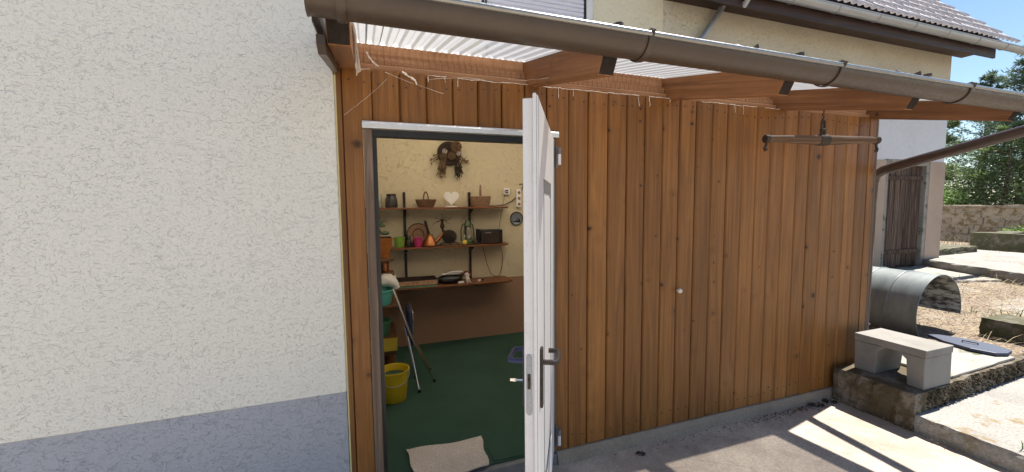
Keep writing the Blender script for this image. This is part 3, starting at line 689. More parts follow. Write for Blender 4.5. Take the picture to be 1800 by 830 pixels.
# drum shell
sh = thing('drum_shell', 'grey-green cut drum shell arching over the straw', 'drum', (5.81, .5, .2))
def shell(R, th, y0, y1, a0, a1, n=40):
    mb = MB()
    def ringp(y, r): return [(5.81+r*math.cos(a), y, .415+r*math.sin(a)) for a in [math.radians(a0+(a1-a0)*i/n) for i in range(n+1)]]
    A, B = ringp(y0, R), ringp(y1, R); o = len(mb.v); mb.v += A+B
    for i in range(n): mb.f.append((o+i+1, o+i, o+n+1+i, o+n+2+i))
    return mb, ringp
a0, a1 = 214, -8
om, rp = shell(.412, .0, .2, .95, a0, a1)
om.build('outer_skin', 'shell', sh, smooth=True)
im, rp2 = shell(.404, .0, .2, .95, a0, a1); im.build('inner_skin', 'lining', sh, smooth=True)
em = MB(); n = 40
for y in (.2, .95):
    A, B = rp(y, .412), rp(y, .404); o = len(em.v); em.v += A+B
    for i in range(n): em.f.append((o+i, o+i+1, o+n+2+i, o+n+1+i))
em.build('edge', 'shell', sh)
MB().tube(rp(.205, .41), .007, 8).build('rim', 'shell', sh, smooth=True)
for y in (.48, .74): MB().tube(rp(y, .412), .009, 8).build('hoop', 'shell', sh, smooth=True)
# blue half-moon lid
lp = [(5.40, .10), (5.29, -.06), (5.24, -.28), (5.28, -.43), (5.38, -.47), (5.50, -.45), (5.58, -.30), (5.56, -.10), (5.49, .05)]
ld = thing('half_lid', 'blue half-moon lid lying flat beside the drum shell', 'lid', (5.3, -.15, .2))
MB().prism(lp, 2, .226, .256).build('plate', 'lid', ld, bevel=.006)
MB().tube([(5.42, -.26, .256), (5.42, -.26, .272), (5.40, -.16, .272), (5.40, -.16, .256)], .006, 8).build('handle', 'iron', ld)
# kerb stone with straw
tag(rough_block('kerb_stone', [(6.20, -.75), (6.62, -.75), (6.66, .04), (6.22, .04)], .05, .36, 'darkblock', .014, .05, 9, None, .012), 'dark mossy kerb block right of the drum shell', 'kerb')
struct(rough_block('terrace_step', [(10.18, 2.38), (9.52, 1.0), (9.35, .55), (13.2, .2), (13.2, 3.6), (10.75, 3.6), (10.75, 2.38)], .25, .49, 'slab', .02, .12, 12))
tag(rough_block('stone_slab', [(10.85, 2.55), (12.6, 2.6), (12.4, 3.5), (10.85, 3.4)], .48, .62, 'darkblock', .02, .1, 13), 'dark stone slab lying beside the barn corner', 'slab')
# low walls
cw = thing('concrete_wall', 'low dark concrete wall stub in front of the rendered boundary wall', 'wall', (14.2, 2.2, .4))
rough_block('block', [(13.5, 3.1), (13.5, -1.5), (13.85, -1.5), (13.9, 3.1)], .3, .86, 'darkblock', .03, .12, 15, cw)
rough_block('block', [(13.92, 3.1), (13.92, 2.7), (15.3, 2.8), (15.3, 3.15)], .3, .84, 'darkblock', .03, .12, 16, cw)
bw = thing('boundary_wall', 'crumbling rendered boundary wall below the conifers', 'wall', (16.9, 3.5, .4))
rough_block('wall', [(16.7, 8.0), (16.7, -6), (17.1, -6), (17.1, 8.0)], .2, 1.40, 'rubble', .025, .15, 17, bw)
rr = random.Random(2); y = -5.9
while y < 7.7:
    L = rr.uniform(.35, .7); rough_block('coping_stone', [(16.64+rr.uniform(0, .03), y), (17.15, y), (17.15, y+L-.02), (16.64, y+L-.02)], 1.405, 1.46+rr.uniform(0, .04), 'rubble', .012, .12, rr.randint(1, 999), bw); y += L
for i in range(26):
    y = rr.uniform(1.5, 5.6); z = rr.uniform(.6, 1.25); a = rr.uniform(.1, .22); b = rr.uniform(.07, .13)
    MB().box((16.66+rr.uniform(0, .02), y, z), (16.75, y+a*2, z+b*2)).jitter(.018, i).build('stone', 'rubble', bw, origin=(16.7, y, z), bevel=.02)
# ================================================================== INSIDE: WALL SHELF AND THINGS ON IT
ws = thing('wall_shelf', 'three-tier brown wall shelf on dark steel rails', 'shelf', (.85, 2.41, .7))
SD = {1: (1.602, 2.20), 2: (1.165, 2.20), 3: (.745, 2.06)}
for k_, (z, yf) in SD.items():
    x0 = {1: -.12, 2: .20, 3: .16}[k_]
    pl = [(x0, yf), (1.50, yf), (1.575, yf+.05), (1.58, 2.405), (x0, 2.405)]
    MB().prism(pl, 2, z-.020, z).build('shelf_board', 'shelf', ws, origin=(.8, 2.3, z), bevel=.003)
for xu in (.375, 1.125):
    MB().box((xu, 2.388, .72), (xu+.028, 2.4135, 1.775)).build('upright', 'upright', ws, bevel=.002)
    for k_, (z, yf) in SD.items(): MB().prism([(2.388, z-.021), (yf+.03, z-.021), (yf+.03, z-.035), (2.388, z-.085)], 0, xu+.006, xu+.022).build('bracket', 'upright', ws)
Z1, Z2, Z3 = SD[1][0]+.001, SD[2][0]+.001, SD[3][0]+.001
YS = 2.30
t_ = thing('glass_jar', 'clear glass jar at the left end of the top shelf', 'jar', (.10, YS, Z1))
MB().lathe([(.045, 0), (.05, .01), (.05, .12), (.042, .14), (.042, .15), (.038, .15), (.038, .14), (.046, .118), (.046, .012)], n=20).build('jar', 'glass', t_, local=True, smooth=True)
t_ = thing('dark_pot', 'dark ceramic pot on the top shelf beside the left rail', 'pot', (.245, YS, Z1))
MB().lathe([(.064, 0), (.068, .02), (.063, .09), (.05, .125), (.046, .13), (.052, .138), (.052, .148), (.044, .148), (.044, .06)], n=22).build('pot', 'darkpot', t_, local=True, smooth=True)
def basket(name, label, x, w_, d_, h, hh, mat, flare, hx=1.0):
    b = thing(name, label, 'basket', (x, YS, Z1)); bod = MB()
    for i in range(7):
        z = .008+h*i/6; k2 = flare+(1-flare)*(i/6)**.7
        bod.tube([(w_*k2*math.cos(a), d_*k2*math.sin(a), z) for a in [2*PI*j/28 for j in range(28)]], h/11, 6, closed=True)
    bod.lathe([(1.0*flare, 0), (1.0*flare, .008)], (0, 0, 0), 24, w_, d_)
    bod.build('body', mat, b, local=True, smooth=True)
    st = MB()
    for j in range(18): a = 2*PI*j/18; st.tube([(w_*flare*math.cos(a), d_*flare*math.sin(a), 0), (w_*1.03*math.cos(a), d_*1.03*math.sin(a), h+.012)], .004, 5)
    st.build('stakes', mat, b, local=True)
    MB().tube([(hx*w_*math.cos(a) if hx else 0, (0 if hx else d_*math.cos(a)), h*.75+hh*math.sin(a)) for a in [PI*j/14 for j in range(15)]], .0075, 8).build('handle', mat, b, local=True, smooth=True)
    return b
basket('wicker_basket', 'low oval wicker basket with hoop handle on the top shelf', .617, .112, .085, .075, .115, 'wicker', .68, .26)
basket('wicker_basket', 'pale wicker basket with tall handle beside the right rail', 1.25, .118, .08, .105, .175, 'wickerp', .8, .06)
t_ = thing('heart_ornament', 'white heart ornament standing on the top shelf', 'ornament', (.905, YS, Z1))
hp = []
for i in range(40):
    a = 2*PI*i/40; x = 16*math.sin(a)**3; z = 13*math.cos(a)-5*math.cos(2*a)-2*math.cos(3*a)-math.cos(4*a); hp.append((z*.0056+.108, x*.0054))
MB().prism(hp, 1, -.012, .012).build('heart', 'cream', t_, local=True, bevel=.004)
MB().lathe([(.072, 0), (.072, .006), (.05, .012)], n=20, sy=.7).build('base', 'cream', t_, local=True)
# middle shelf
def pot(name, label, x, y, z, prof, mat, rim=None):
    o = thing(name, label, 'pot', (x, y, z)); MB().lathe(prof, n=24).build('body', mat, o, local=True, smooth=True); return o
P_ = lambda rb_, rt_, h, th=.005: [(rb_, 0), (rb_*1.02, .004), ((rb_+rt_)/2*1.06, h*.5), (rt_, h*.94), (rt_*1.04, h), (rt_*1.04-th, h), (rt_-th, h*.9), (rb_-th, .012)]
pot('flower_pot', 'lime green pot on the middle shelf', .315, 2.27, Z2, P_(.045, .06, .115), 'greenpot')
pot('flower_pot', 'magenta pot on the middle shelf beside the copper can', .512, 2.24, Z2, P_(.036, .048, .105), 'pink')
ct = thing('cat_figure', 'small dark cat figurine between the green and magenta pots', 'figurine', (.418, 2.27, Z2))
MB().lathe([(.028, 0), (.032, .02), (.026, .06), (.014, .085)], n=16).ball((0, 0, .098), .024, 12, 8).build('body', 'darkpot', ct, local=True, smooth=True)
MB().lathe([(.008, .112), (.001, .14)], (-.013, 0, 0), 6).lathe([(.008, .112), (.001, .14)], (.013, 0, 0), 6).build('ears', 'darkpot', ct, local=True)
MB().tube([(.022, 0, .012), (.045, 0, .02), (.05, 0, .055), (.04, 0, .075)], .006, 8).build('tail', 'darkpot', ct, local=True, smooth=True)
pt = thing('plate', 'round patterned plate leaning against the wall behind the magenta pot', 'plate', (.53, 2.36, Z2))
MB().lathe([(.001, 0), (.06, .0), (.068, .006), (.122, .016), (.126, .020), (.122, .022), (.066, .012), (.055, .006), (.001, .006)], (0, 0, 0), 36).build('dish', 'wickerp', pt, local=True, smooth=True)
MB().tube([(.124*math.cos(a), .124*math.sin(a), .02) for a in [2*PI*i/36 for i in range(36)]], .005, 6, closed=True).tube([(.064*math.cos(a), .064*math.sin(a), .011) for a in [2*PI*i/30 for i in range(30)]], .005, 6, closed=True).build('rim', 'drydark', pt, local=True)
pt.rotation_euler = (math.radians(80), 0, 0); pt.location.z += .128
cn = thing('copper_can', 'copper can with long dark handle and slanting spout', 'can', (.645, 2.27, Z2))
MB().lathe([(.075, 0), (.085, .012), (.078, .04), (.05, .09), (.036, .115), (.036, .135)], n=24).build('body', 'copper', cn, local=True, smooth=True)
MB().tube([(.05, 0, .03), (.10, 0, .075), (.165, 0, .155)], .02, 12, rs=[.026, .022, .013]).build('spout', 'copper', cn, local=True, smooth=True)
MB().tube([(-.005, 0, .12), (-.025, 0, .20), (-.045, 0, .275), (-.05, 0, .29)], .016, 10, rs=[.016, .014, .017, .008]).build('handle', 'drydark', cn, local=True, smooth=True)
sn = thing('wire_figure', 'dark metal figure with a round ribbed body and curled wire on top', 'figurine', (.865, 2.27, Z2))
bdy = MB().ball((0, 0, .10), .083, 20, 12, (1, .8, .95))
bdy.build('body', 'drydark', sn, local=True, smooth=True)
for i in range(5): MB().tube([( .078*math.cos(a)*(1-.16*i), -.05-.006*i, .10+.076*math.sin(a)*(1-.16*i)) for a in [2*PI*j/22 for j in range(22)]], .0035, 5, closed=True).build('rib', 'iron', sn, local=True)
MB().tube([(-.11, 0, .0), (-.10, 0, .022), (-.05, 0, .03), (.05, 0, .03), (.10, 0, .022), (.12, 0, .0)], .007, 8).build('stand', 'iron', sn, local=True, smooth=True)
MB().tube([(-.05, 0, .14), (-.075, 0, .19), (-.08, 0, .24), (-.07, 0, .30)], .014, 8, rs=[.02, .012, .018, .01]).ball((-.075, 0, .225), .026, 12, 8, (1, 1, 1.3)).build('neck', 'drydark', sn, local=True, smooth=True)
wr = MB(); rw = random.Random(5)
for i in range(8):
    a = math.radians(20+i*20); L = rw.uniform(.08, .15); pts = []
    for j in range(12): q = j/11; pts.append((-.07+math.cos(a)*L*q+.02*math.sin(q*5+i), rw.uniform(-.002, .002), .28+math.sin(a)*L*.5*q-.06*q*q*(1 if i % 2 else -.2)))
    wr.tube(pts, .0032, 5)
wr.build('wire_curls', 'iron', sn, local=True)
ln = thing('oil_lantern', 'green oil lantern with glass chimney on the middle shelf', 'lantern', (1.083, 2.28, Z2))
MB().lathe([(.062, 0), (.066, .01), (.064, .04), (.04, .055), (.03, .06), (.03, .075)], n=24).build('tank', 'lgreen', ln, local=True, smooth=True)
MB().lathe([(.03, .075), (.048, .11), (.05, .15), (.036, .20), (.032, .205)], n=22, cap=False).build('chimney', 'glass', ln, local=True, smooth=True)
MB().lathe([(.036, .205), (.042, .212), (.04, .235), (.028, .25), (.028, .27), (.018, .285), (.004, .288)], n=20).build('hood', 'lgreen', ln, local=True, smooth=True)
for s_ in (-1, 1): MB().tube([(s_*.055, 0, .03), (s_*.075, 0, .06), (s_*.077, 0, .16), (s_*.06, 0, .23), (s_*.035, 0, .245)], .008, 8).build('side_tube', 'lgreen', ln, local=True, smooth=True)
MB().tube([(.07*math.cos(a), 0, .25+.085*math.sin(a)) for a in [PI*j/14 for j in range(15)]], .002, 5).build('bail', 'iron', ln, local=True)
tag(MB().ball((1.035, 2.225, Z2+.03), .03, 16, 10).build('yellow_ball', 'lemon', None, origin=(1.035, 2.225, Z2), smooth=True), 'small yellow ball at the foot of the oil lantern', 'ball')
tag(MB().lathe([(.03, 0), (.032, .02), (.018, .05), (.002, .06)], (1.175, 2.26, Z2), 12).build('dark_cone', 'drydark', None, origin=(1.175, 2.26, Z2), smooth=True), 'small dark cone between the lantern and the radio', 'ornament')
ra = thing('radio', 'dark brown table radio with raised aerial at the right of the middle shelf', 'radio', (1.365, 2.31, Z2))
MB().box((-.135, -.07, .002), (.135, .07, .165)).build('case', 'black', ra, local=True, bevel=.006)
MB().box((-.118, -.074, .012), (.085, -.0705, .15)).build('speaker_grille', 'drydark', ra, local=True)
MB().box((.092, -.076, .012), (.128, -.0705, .15)).build('dial', 'upright', ra, local=True)
MB().box((-.085, -.0775, .128), (-.01, -.0745, .137)).build('badge', 'steel', ra, local=True)
MB().box((-.16, -.05, .01), (-.137, .05, .175)).build('side_cover', 'black', ra, local=True, bevel=.003)
MB().tube([(.125, .05, .165), (.215, .06, .62)], .0022, 6).ball((.216, .06, .625), .006, 8, 6).build('aerial', 'iron', ra, local=True)
crd = MB().tube([(1.29, 2.40, Z2-.005), (1.31, 2.40, Z2-.10), (1.34, 2.40, Z3+.18), (1.39, 2.39, Z3+.04), (1.44, 2.37, Z3+.005), (1.50, 2.38, Z3+.01), (1.535, 2.40, Z3+.10), (1.55, 2.40, Z3+.24), (1.525, 2.40, Z2-.06), (1.50, 2.40, Z2)], .0035, 6)
crd.build('cord', 'drydark', ra)
# lower shelf
bx = thing('printed_box', 'flat open cardboard tray with printed side on the lower shelf', 'box', (.44, 2.20, Z3))
MB().box((-.26, -.12, 0), (.26, .12, .008)).box((-.26, -.12, .0085), (-.252, .12, .06)).box((.252, -.12, .0085), (.26, .12, .06)).box((-.2515, .112, .0085), (.2515, .12, .065)).build('tray', 'drydark', bx, local=True)
MB().box((-.2515, -.1205, .0085), (.2515, -.112, .055)).build('printed_side', 'paper', bx, local=True)
gc = thing('green_board', 'thin green board lying under the printed tray', 'board', (.44, 2.115, Z3)); bx.location.z += .012
MB().box((-.25, -.045, 0), (.25, .20, .011)).build('panel', 'sage', gc, local=True, bevel=.002)
bg2 = thing('black_bag', 'black soft bag with pale papers on top on the lower shelf', 'bag', (.845, 2.20, Z3))
b2 = MB().ball((0, 0, .045), .13, 22, 12, (1.15, .7, .42)); b2.v = [(x, y, max(.0, z)) for x, y, z in b2.v]; b2.jitter(.004, 5)
b2.build('body', 'black', bg2, local=True, smooth=True)
for i in range(4): 
    q = MB().box((-.08+.03*i, -.06, .098+.007*i), (.05+.035*i, .05, .101+.007*i)).jitter(.006, 20+i).build('paper', 'towel', bg2, local=True)
dl = thing('rag_doll', 'small doll with auburn hair lying on the lower shelf', 'doll', (1.045, 2.20, Z3))
MB().ball((0, 0, .075), .035, 14, 9).tube([(0, -.01, .06), (0, -.05, .03), (0, -.07, .02)], .024, 10, rs=[.022, .028, .022]).tube([(-.01, -.06, .02), (-.015, -.11, .012)], .01, 8).tube([(.012, -.06, .02), (.02, -.11, .012)], .01, 8).build('body', 'skin', dl, local=True, smooth=True)
hr = MB(); rh = random.Random(9)
for i in range(60):
    a = rh.uniform(0, 2*PI); e = rh.uniform(.1, 1.5); d_ = Vector((math.cos(a)*math.cos(e), math.sin(a)*math.cos(e)*.8+.15, math.sin(e)))
    p = Vector((0, .004, .078)); hr.tube([p+d_*.03, p+d_*.045+Vector((rh.uniform(-.01, .01), 0, .0)), p+d_*.05+Vector((0, 0, -.02))], .004, 4)
hr.build('hair', 'redhair', dl, local=True)
cu = tag(MB().lathe([(.03, 0), (.033, .09), (.029, .09), (.027, .01)], (.985, 2.29, Z3), 16).build('brown_cup', 'dry', None, origin=(.985, 2.29, Z3), smooth=True), 'brown cup behind the doll on the lower shelf', 'cup')
tag(MB().box((.93, 2.13, Z3), (1.0, 2.16, Z3+.016)).build('white_box', 'cream', None, origin=(.96, 2.14, Z3), bevel=.003), 'small flat white box left of the doll', 'box')
tag(MB().cyl((1.17, 2.15, Z3+.011), (1.20, 2.17, Z3+.011), .010, 10).build('thread_spool', 'cream', None, origin=(1.18, 2.15, Z3)), 'small white spool right of the doll on the lower shelf', 'spool')
tag(MB().lathe([(.012, 0), (.012, .02), (.005, .025)], (1.235, 2.19, Z3), 10).build('cork_stopper', 'drydark', None, origin=(1.235, 2.19, Z3)), 'small dark stopper right of the white spool', 'stopper')
# wall pieces
wh = thing('dried_wreath', 'dark round wreath with dried flowers and drooping stems on the wall', 'wreath', (.91, 2.405, 2.22))
MB().lathe([(.13, 0), (.14, .012), (.13, .028), (.05, .034)], n=28).build('disc', 'drydark', wh, local=True, smooth=True).rotation_euler = (PI/2, 0, 0)
rq = random.Random(21)
for (x, z, r_, m_) in ((.075, .075, .062, 'dry'), (.02, -.03, .045, 'dry'), (-.06, .02, .03, 'skin'), (.10, .0, .026, 'skin'), (-.03, .06, .035, 'drydark'), (-.08, -.04, .04, 'dry')):
    f_ = MB(); 
    for j in range(14):
        a = 2*PI*j/14; f_.add([(x, -.05, z), (x+r_*math.cos(a-.25), -.045-.02*(j % 2), z+r_*math.sin(a-.25)), (x+r_*1.08*math.cos(a), -.06, z+r_*1.08*math.sin(a)), (x+r_*math.cos(a+.25), -.045, z+r_*math.sin(a+.25))], [(0, 1, 2, 3)])
    f_.ball((x, -.055, z), r_*.35, 10, 7).build('flower', m_, wh, local=True)
def stems(n, f):
    mb = MB()
    for i in range(n):
        a, b, c_ = f(); mb.tube([a, b, c_], .004, 4, rs=[.003, .0045, .001])
        for q in range(3):
            p = Vector(b).lerp(Vector(c_), rq.random()); mb.add([p, p+Vector((rq.uniform(-.02, .02), -.01, rq.uniform(-.03, 0))), p+Vector((rq.uniform(-.02, .02), 0, -.035))], [(0, 1, 2)])
    return mb
for s_ in (-1, 1):
    def fdrop():
        x = s_*rq.uniform(.05, .13); return (x*.8, -.03, -.06), (x, -.05, -.13+rq.uniform(-.02, .02)), (x+s_*rq.uniform(-.01, .03), -.03, -.19-rq.uniform(0, .10))
    stems(26, fdrop).build('drooping_stems', 'drydark' if s_ > 0 else 'dry', wh, local=True)
def fside():
    s2 = rq.choice((-1, 1)); return (s2*.08, -.03, -.02), (s2*.14, -.03, -.04+rq.uniform(-.05, .02)), (s2*rq.uniform(.19, .24), -.02, -.05+rq.uniform(-.07, .04))
stems(9, fside).build('side_stems', 'dry', wh, local=True)
swb = thing('switch_box', 'grey surface-mounted switch box above the top shelf end', 'switch', (1.605, 2.419, 1.785))
MB().box((-.038, -.04, -.04), (.038, 0, .04)).build('box', 'cream', swb, local=True, bevel=.005)
MB().box((-.016, -.046, .004), (.016, -.0405, .018)).box((-.016, -.046, -.02), (.016, -.0405, -.006)).build('rocker', 'black', swb, local=True)
sk = thing('socket_strip', 'cream socket strip on the wall right of the top shelf', 'socket', (1.765, 2.419, 1.70))
MB().box((-.033, -.035, -.11), (.033, 0, .11)).build('case', 'cream', sk, local=True, bevel=.006)
for z in (-.07, 0, .07): MB().lathe([(.019, 0), (.019, .003)], (0, 0, 0), 16).build('socket', 'wickerp', sk, local=True, origin=(0, 0, 0)).matrix_local = Matrix.Translation((0, -.036, z)) @ Matrix.Rotation(PI/2, 4, 'X')
cb = MB().tube([(1.36, 2.36, Z1+.006), (1.48, 2.37, Z1+.008), (1.58, 2.39, Z1+.02), (1.68, 2.405, Z1+.065), (1.76, 2.41, Z1+.13), (1.82, 2.41, 1.82), (1.835, 2.41, 1.88), (1.78, 2.41, 1.875)], .0055, 8)
tag(cb.build('power_cable', 'drydark', None, origin=(1.6, 2.4, Z1), smooth=True), 'dark cable rising from the top shelf to the socket strip', 'cable')
pq = thing('round_plaque', 'round pewter plaque with dark silhouette below the socket strip', 'plaque', (1.738, 2.418, 1.452))
MB().lathe([(.082, 0), (.086, .006), (.082, .014), (.072, .010), (.001, .009)], n=32).build('disc', 'steel', pq, local=True, smooth=True).rotation_euler = (PI/2, 0, 0)
MB().tube([(.080*math.cos(a), -.012, .080*math.sin(a)) for a in [2*PI*i/32 for i in range(32)]], .006, 6, closed=True).build('rim', 'iron', pq, local=True)
MB().prism([(-.035, -.06), (-.045, -.02), (-.02, -.01), (-.03, .03), (-.005, .035), (-.012, 0.0), (.0, .015), (-.02, .045), (-.05, .05)], 1, -.016, -.0125).build('silhouette', 'black', pq, local=True)
# ------------------------------------------------------------------ left side stand and what stands on it
ss_ = thing('tiered_stand', 'brown wooden tiered stand against the left side of the room', 'stand', (.05, 1.75, 0))
for z, x1, y0 in ((1.138, .205, 1.56), (.72, .225, 1.48), (.415, .215, 1.50), (.10, .21, 1.5)):
    MB().box((-.12, y0, z-.026), (x1, 2.02, z)).build('tier', 'tarpwood', ss_, origin=(0, 1.7, z), bevel=.004)
MB().box((-.11, 1.99, 0), (.17, 2.018, 1.11)).build('back_panel', 'tarpwood', ss_)
MB().box((-.12, 1.70, 0), (-.095, 1.985, 1.11)).build('side_panel', 'tarpwood', ss_)
MB().box((.10, 1.80, .0), (.14, 1.84, .073)).box((.10, 1.80, .101), (.14, 1.84, .388)).box((.10, 1.88, .721), (.14, 1.92, 1.111)).build('leg', 'tarpwood', ss_)
MB().box((-.09, 1.515, .235), (.20, 1.60, .30)).build('drawer_front', 'tarpwood', ss_, bevel=.004)
pot('glazed_bowl', 'large orange glazed bowl on the upper tier of the stand', .105, 1.70, 1.139, P_(.065, .112, .18, .008), 'terra')
pot('copper_cup', 'ribbed copper cup under the orange bowl', .14, 1.70, .995, [(.032, 0), (.036, .01), (.031, .03), (.036, .05), (.031, .07), (.038, .10), (.034, .10), (.03, .02)], 'copper')
ctb = tag(MB().box((.02, 1.60, .96), (.215, 1.80, .994)).box((.02, 1.77, .722), (.06, 1.80, .959)).build('small_shelf', 'tarpwood', None, origin=(.1, 1.7, .722), bevel=.003), 'small brown riser under the copper cup', 'riser')
tw = MB().ball((.14, 1.62, .93), .10, 20, 12, (1.0, 1.2, .62)); tw.v = [(x+.012*math.sin(z*60+y*30), y, z) for x, y, z in tw.v]; tw.jitter(.005, 8)
tw.tube([(.17, 1.52, .93), (.215, 1.49, .905), (.235, 1.48, .87)], .04, 10, rs=[.045, .036, .02])
tag(tw.build('towel', 'towel', None, origin=(.14, 1.6, .87), smooth=True), 'crumpled white towel behind the mint bowl', 'towel')
pot('washbasin', 'mint green plastic bowl on the middle tier of the stand', .07, 1.56, .7205, [(.10, 0), (.108, .008), (.128, .12), (.146, .132), (.146, .14), (.132, .14), (.122, .12), (.10, .012)], 'mint')
pot('plastic_pot', 'dark green plastic pot on the lower tier of the stand', .06, 1.60, .4155, [(.09, 0), (.094, .004), (.11, .12), (.118, .13), (.118, .14), (.108, .14), (.102, .12), (.086, .01)], 'sage')
yb = thing('yellow_crate', 'yellow plastic crate under the dark green pot', 'crate', (.06, 1.6, .265))
MB().box((-.155, -.125, 0), (.155, .06, .008)).box((-.155, -.125, .0085), (.155, -.117, .115)).box((.147, -.1165, .0085), (.155, .06, .115)).box((-.155, -.1165, .0085), (-.147, .06, .115)).build('shell', 'yellowbox', yb, local=True, bevel=.004)
MB().box((-.16, -.131, .105), (.16, -.1255, .122)).build('rim', 'yellowbox', yb, local=True); yb.location = (.06, 1.61, .288)
tp = thing('small_tray', 'dark tray with a small green bird figure on the orange bowl', 'tray', (.115, 1.70, 1.321))
MB().box((-.09, -.06, 0), (.085, .06, .012)).build('tray', 'drydark', tp, local=True, bevel=.003)
MB().ball((.03, 0, .045), .025, 12, 8, (1.7, .8, .8)).tube([(.0, 0, .05), (-.02, 0, .07), (-.015, 0, .085)], .009, 8).build('bird', 'lgreen', tp, local=True, smooth=True)
tag(MB().lathe([(.03, 0), (.03, .07), (.012, .10), (.012, .12)], (.035, 1.66, 1.334), 16).build('white_bottle', 'cream', None, origin=(.035, 1.66, 1.334), smooth=True), 'white bottle at the left edge above the orange bowl', 'bottle')
pn = thing('house_plant', 'dark leaves of a small plant hanging at the left end of the shelves', 'plant', (.03, 1.95, 1.46))
lf = MB()
for i in range(9):
    a = rq.uniform(-.9, 1.0); L = rq.uniform(.08, .16); c0 = Vector((0, 0, 0)); d_ = Vector((math.cos(a), rq.uniform(-.3, .3), math.sin(a)*.8)); s2 = Vector((-d_.z, .2, d_.x))*.022
    lf.add([c0+d_*L*.45, c0+d_*L*.7+s2, c0+d_*L, c0+d_*L*.7-s2], [(0, 1, 2, 3)]); lf.tube([c0, c0+d_*L*.5], .002, 4)
lf.build('leaves', 'lgreen', pn, local=True)
MB().lathe([(.03, -.06), (.036, .0), (.03, .0)], n=14).build('pot', 'drydark', pn, local=True)
# ------------------------------------------------------------------ floor things
bk = thing('bucket', 'yellow plastic bucket with wire handle on the green carpet', 'bucket', (.158, 1.12, 0.001))
MB().lathe([(.092, 0), (.096, .006), (.118, .24), (.126, .245), (.128, .262), (.120, .262), (.113, .235), (.09, .012), (.001, .012)], n=36).build('body', 'foot', bk, local=True, smooth=True)
MB().lathe([(.109, .205), (.001, .206)], n=30, cap=False).build('contents', 'carpet', bk, local=True)
MB().tube([(.124*math.cos(a), -.127*math.sin(a)-.004, .235-.075*math.sin(a)) for a in [PI*j/20 for j in range(21)]], .0025, 6).build('handle', 'zinc', bk, local=True, smooth=True)
fs = thing('folding_stool', 'folding stool with chrome legs and navy pad leaning by the stand', 'stool', (.36, 1.40, 0))
for dy in (0, .30):
    MB().tube([(.185, 1.33+dy, .90), (.33, 1.335+dy, .45), (.522, 1.344+dy*.9, .012)], .0105, 10).build('leg', 'chrome', fs, smooth=True)
    MB().tube([(.295, 1.30+dy, .47), (.325, 1.24+dy, .30), (.37, 1.175+dy, .012)], .0105, 10).build('leg', 'chrome', fs, smooth=True)
for a, b in (((.522, 1.344), (.522, 1.614)), ((.37, 1.175), (.37, 1.475))):
    for p in (a, b): MB().cyl((p[0], p[1], 0.001), (p[0], p[1], .03), .014, 10).build('foot', 'black', fs)
MB().tube([(.522-.09, 1.344, .21), (.522-.09, 1.62, .21)], .007, 8).tube([(.33, 1.33, .45), (.33, 1.63, .45)], .007, 8).build('cross_bar', 'chrome', fs)
MB().box((.315, 1.42, .33), (.35, 1.76, .66)).build('seat_pad', 'navy', fs, bevel=.014)
MB().tube([(.355, 1.41, .33), (.355, 1.41, .65), (.355, 1.44, .665), (.355, 1.74, .665)], .007, 8).build('pad_frame', 'chrome', fs, smooth=True)
# mat: rumpled piece of beige carpet
mm_ = MB(); A = Vector((.185, .335, 0)); B = Vector((.69, .31, 0)); C_ = Vector((.655, -.01, 0)); D_ = Vector((.215, -.02, 0)); n = 24
def mh(u, v): return .012+.006*math.sin(u*7+v*2)*(.3+v)+.010*math.exp(-((u-.52-.08*v)/.05)**2)*v*.8+(.012 if u < .04 or u > .96 else 0)*random.random()
for lev in (0, 1):
    for j in range(n+1):
        for i in range(n+1):
            u, v = i/n, j/n; p = A.lerp(B, u).lerp(D_.lerp(C_, u), v); mm_.v.append((p.x+.006*math.sin(v*9), p.y+.008*math.sin(u*8), mh(u, v)-.008*lev))
k2 = (n+1)**2
for j in range(n):
    for i in range(n):
        q = (j*(n+1)+i, j*(n+1)+i+1, (j+1)*(n+1)+i+1, (j+1)*(n+1)+i); mm_.f.append(q[::-1]); mm_.f.append(tuple(k2+a for a in q))
edge = [i for i in range(n+1)]+[j*(n+1)+n for j in range(1, n+1)]+[n*(n+1)+i for i in range(n-1, -1, -1)]+[j*(n+1) for j in range(n-1, 0, -1)]
for a, b in zip(edge, edge[1:]+edge[:1]): mm_.f.append((a, b, b+k2, a+k2))
tag(mm_.build('door_mat', 'mat', None, origin=(.44, .17, 0), smooth=True), 'rumpled beige carpet offcut on the green carpet in the doorway', 'mat')
tag(MB().box((.70, .03, .001), (1.06, .19, .006)).jitter(.003, 3).build('carpet_strip', 'carpet', None, origin=(.6, .1, 0)), 'green carpet strip laid along the doorway threshold', 'carpet')
# ================================================================== SMALL THINGS OUTSIDE
def dead_leaf(name, label, x, y, z, s, rz, n=3):
    o = thing(name, label, 'leaf', (x, y, z), rz); rr = random.Random(int(x*100))
    for k_ in range(n):
        mb = MB(); L = s*rr.uniform(.7, 1.2)
        for i in range(6):
            u = i/5; wd = L*.32*math.sin(PI*min(.97, u+.05)); z0 = .004+.35*L*u*(1-u)+k_*.005
            mb.v += [(L*(u-.5), -wd, z0+.25*wd), (L*(u-.5), 0, z0-.0), (L*(u-.5), wd, z0+.4*wd)]
        for i in range(5): mb.f += [(3*i, 3*i+3, 3*i+4, 3*i+1), (3*i+1, 3*i+4, 3*i+5, 3*i+2)]
        q = mb.build('blade', 'drydark', o, local=True); q.rotation_euler = (rr.uniform(-.3, .3), rr.uniform(-.3, .3), k_*1.9); q.location = (rr.uniform(-.02, .02), rr.uniform(-.02, .02), 0)
    return o
dead_leaf('dead_leaf', 'dark curled dead leaf on the concrete near the door', 1.706, -.118, GZ+.002, .05, .8, 2)
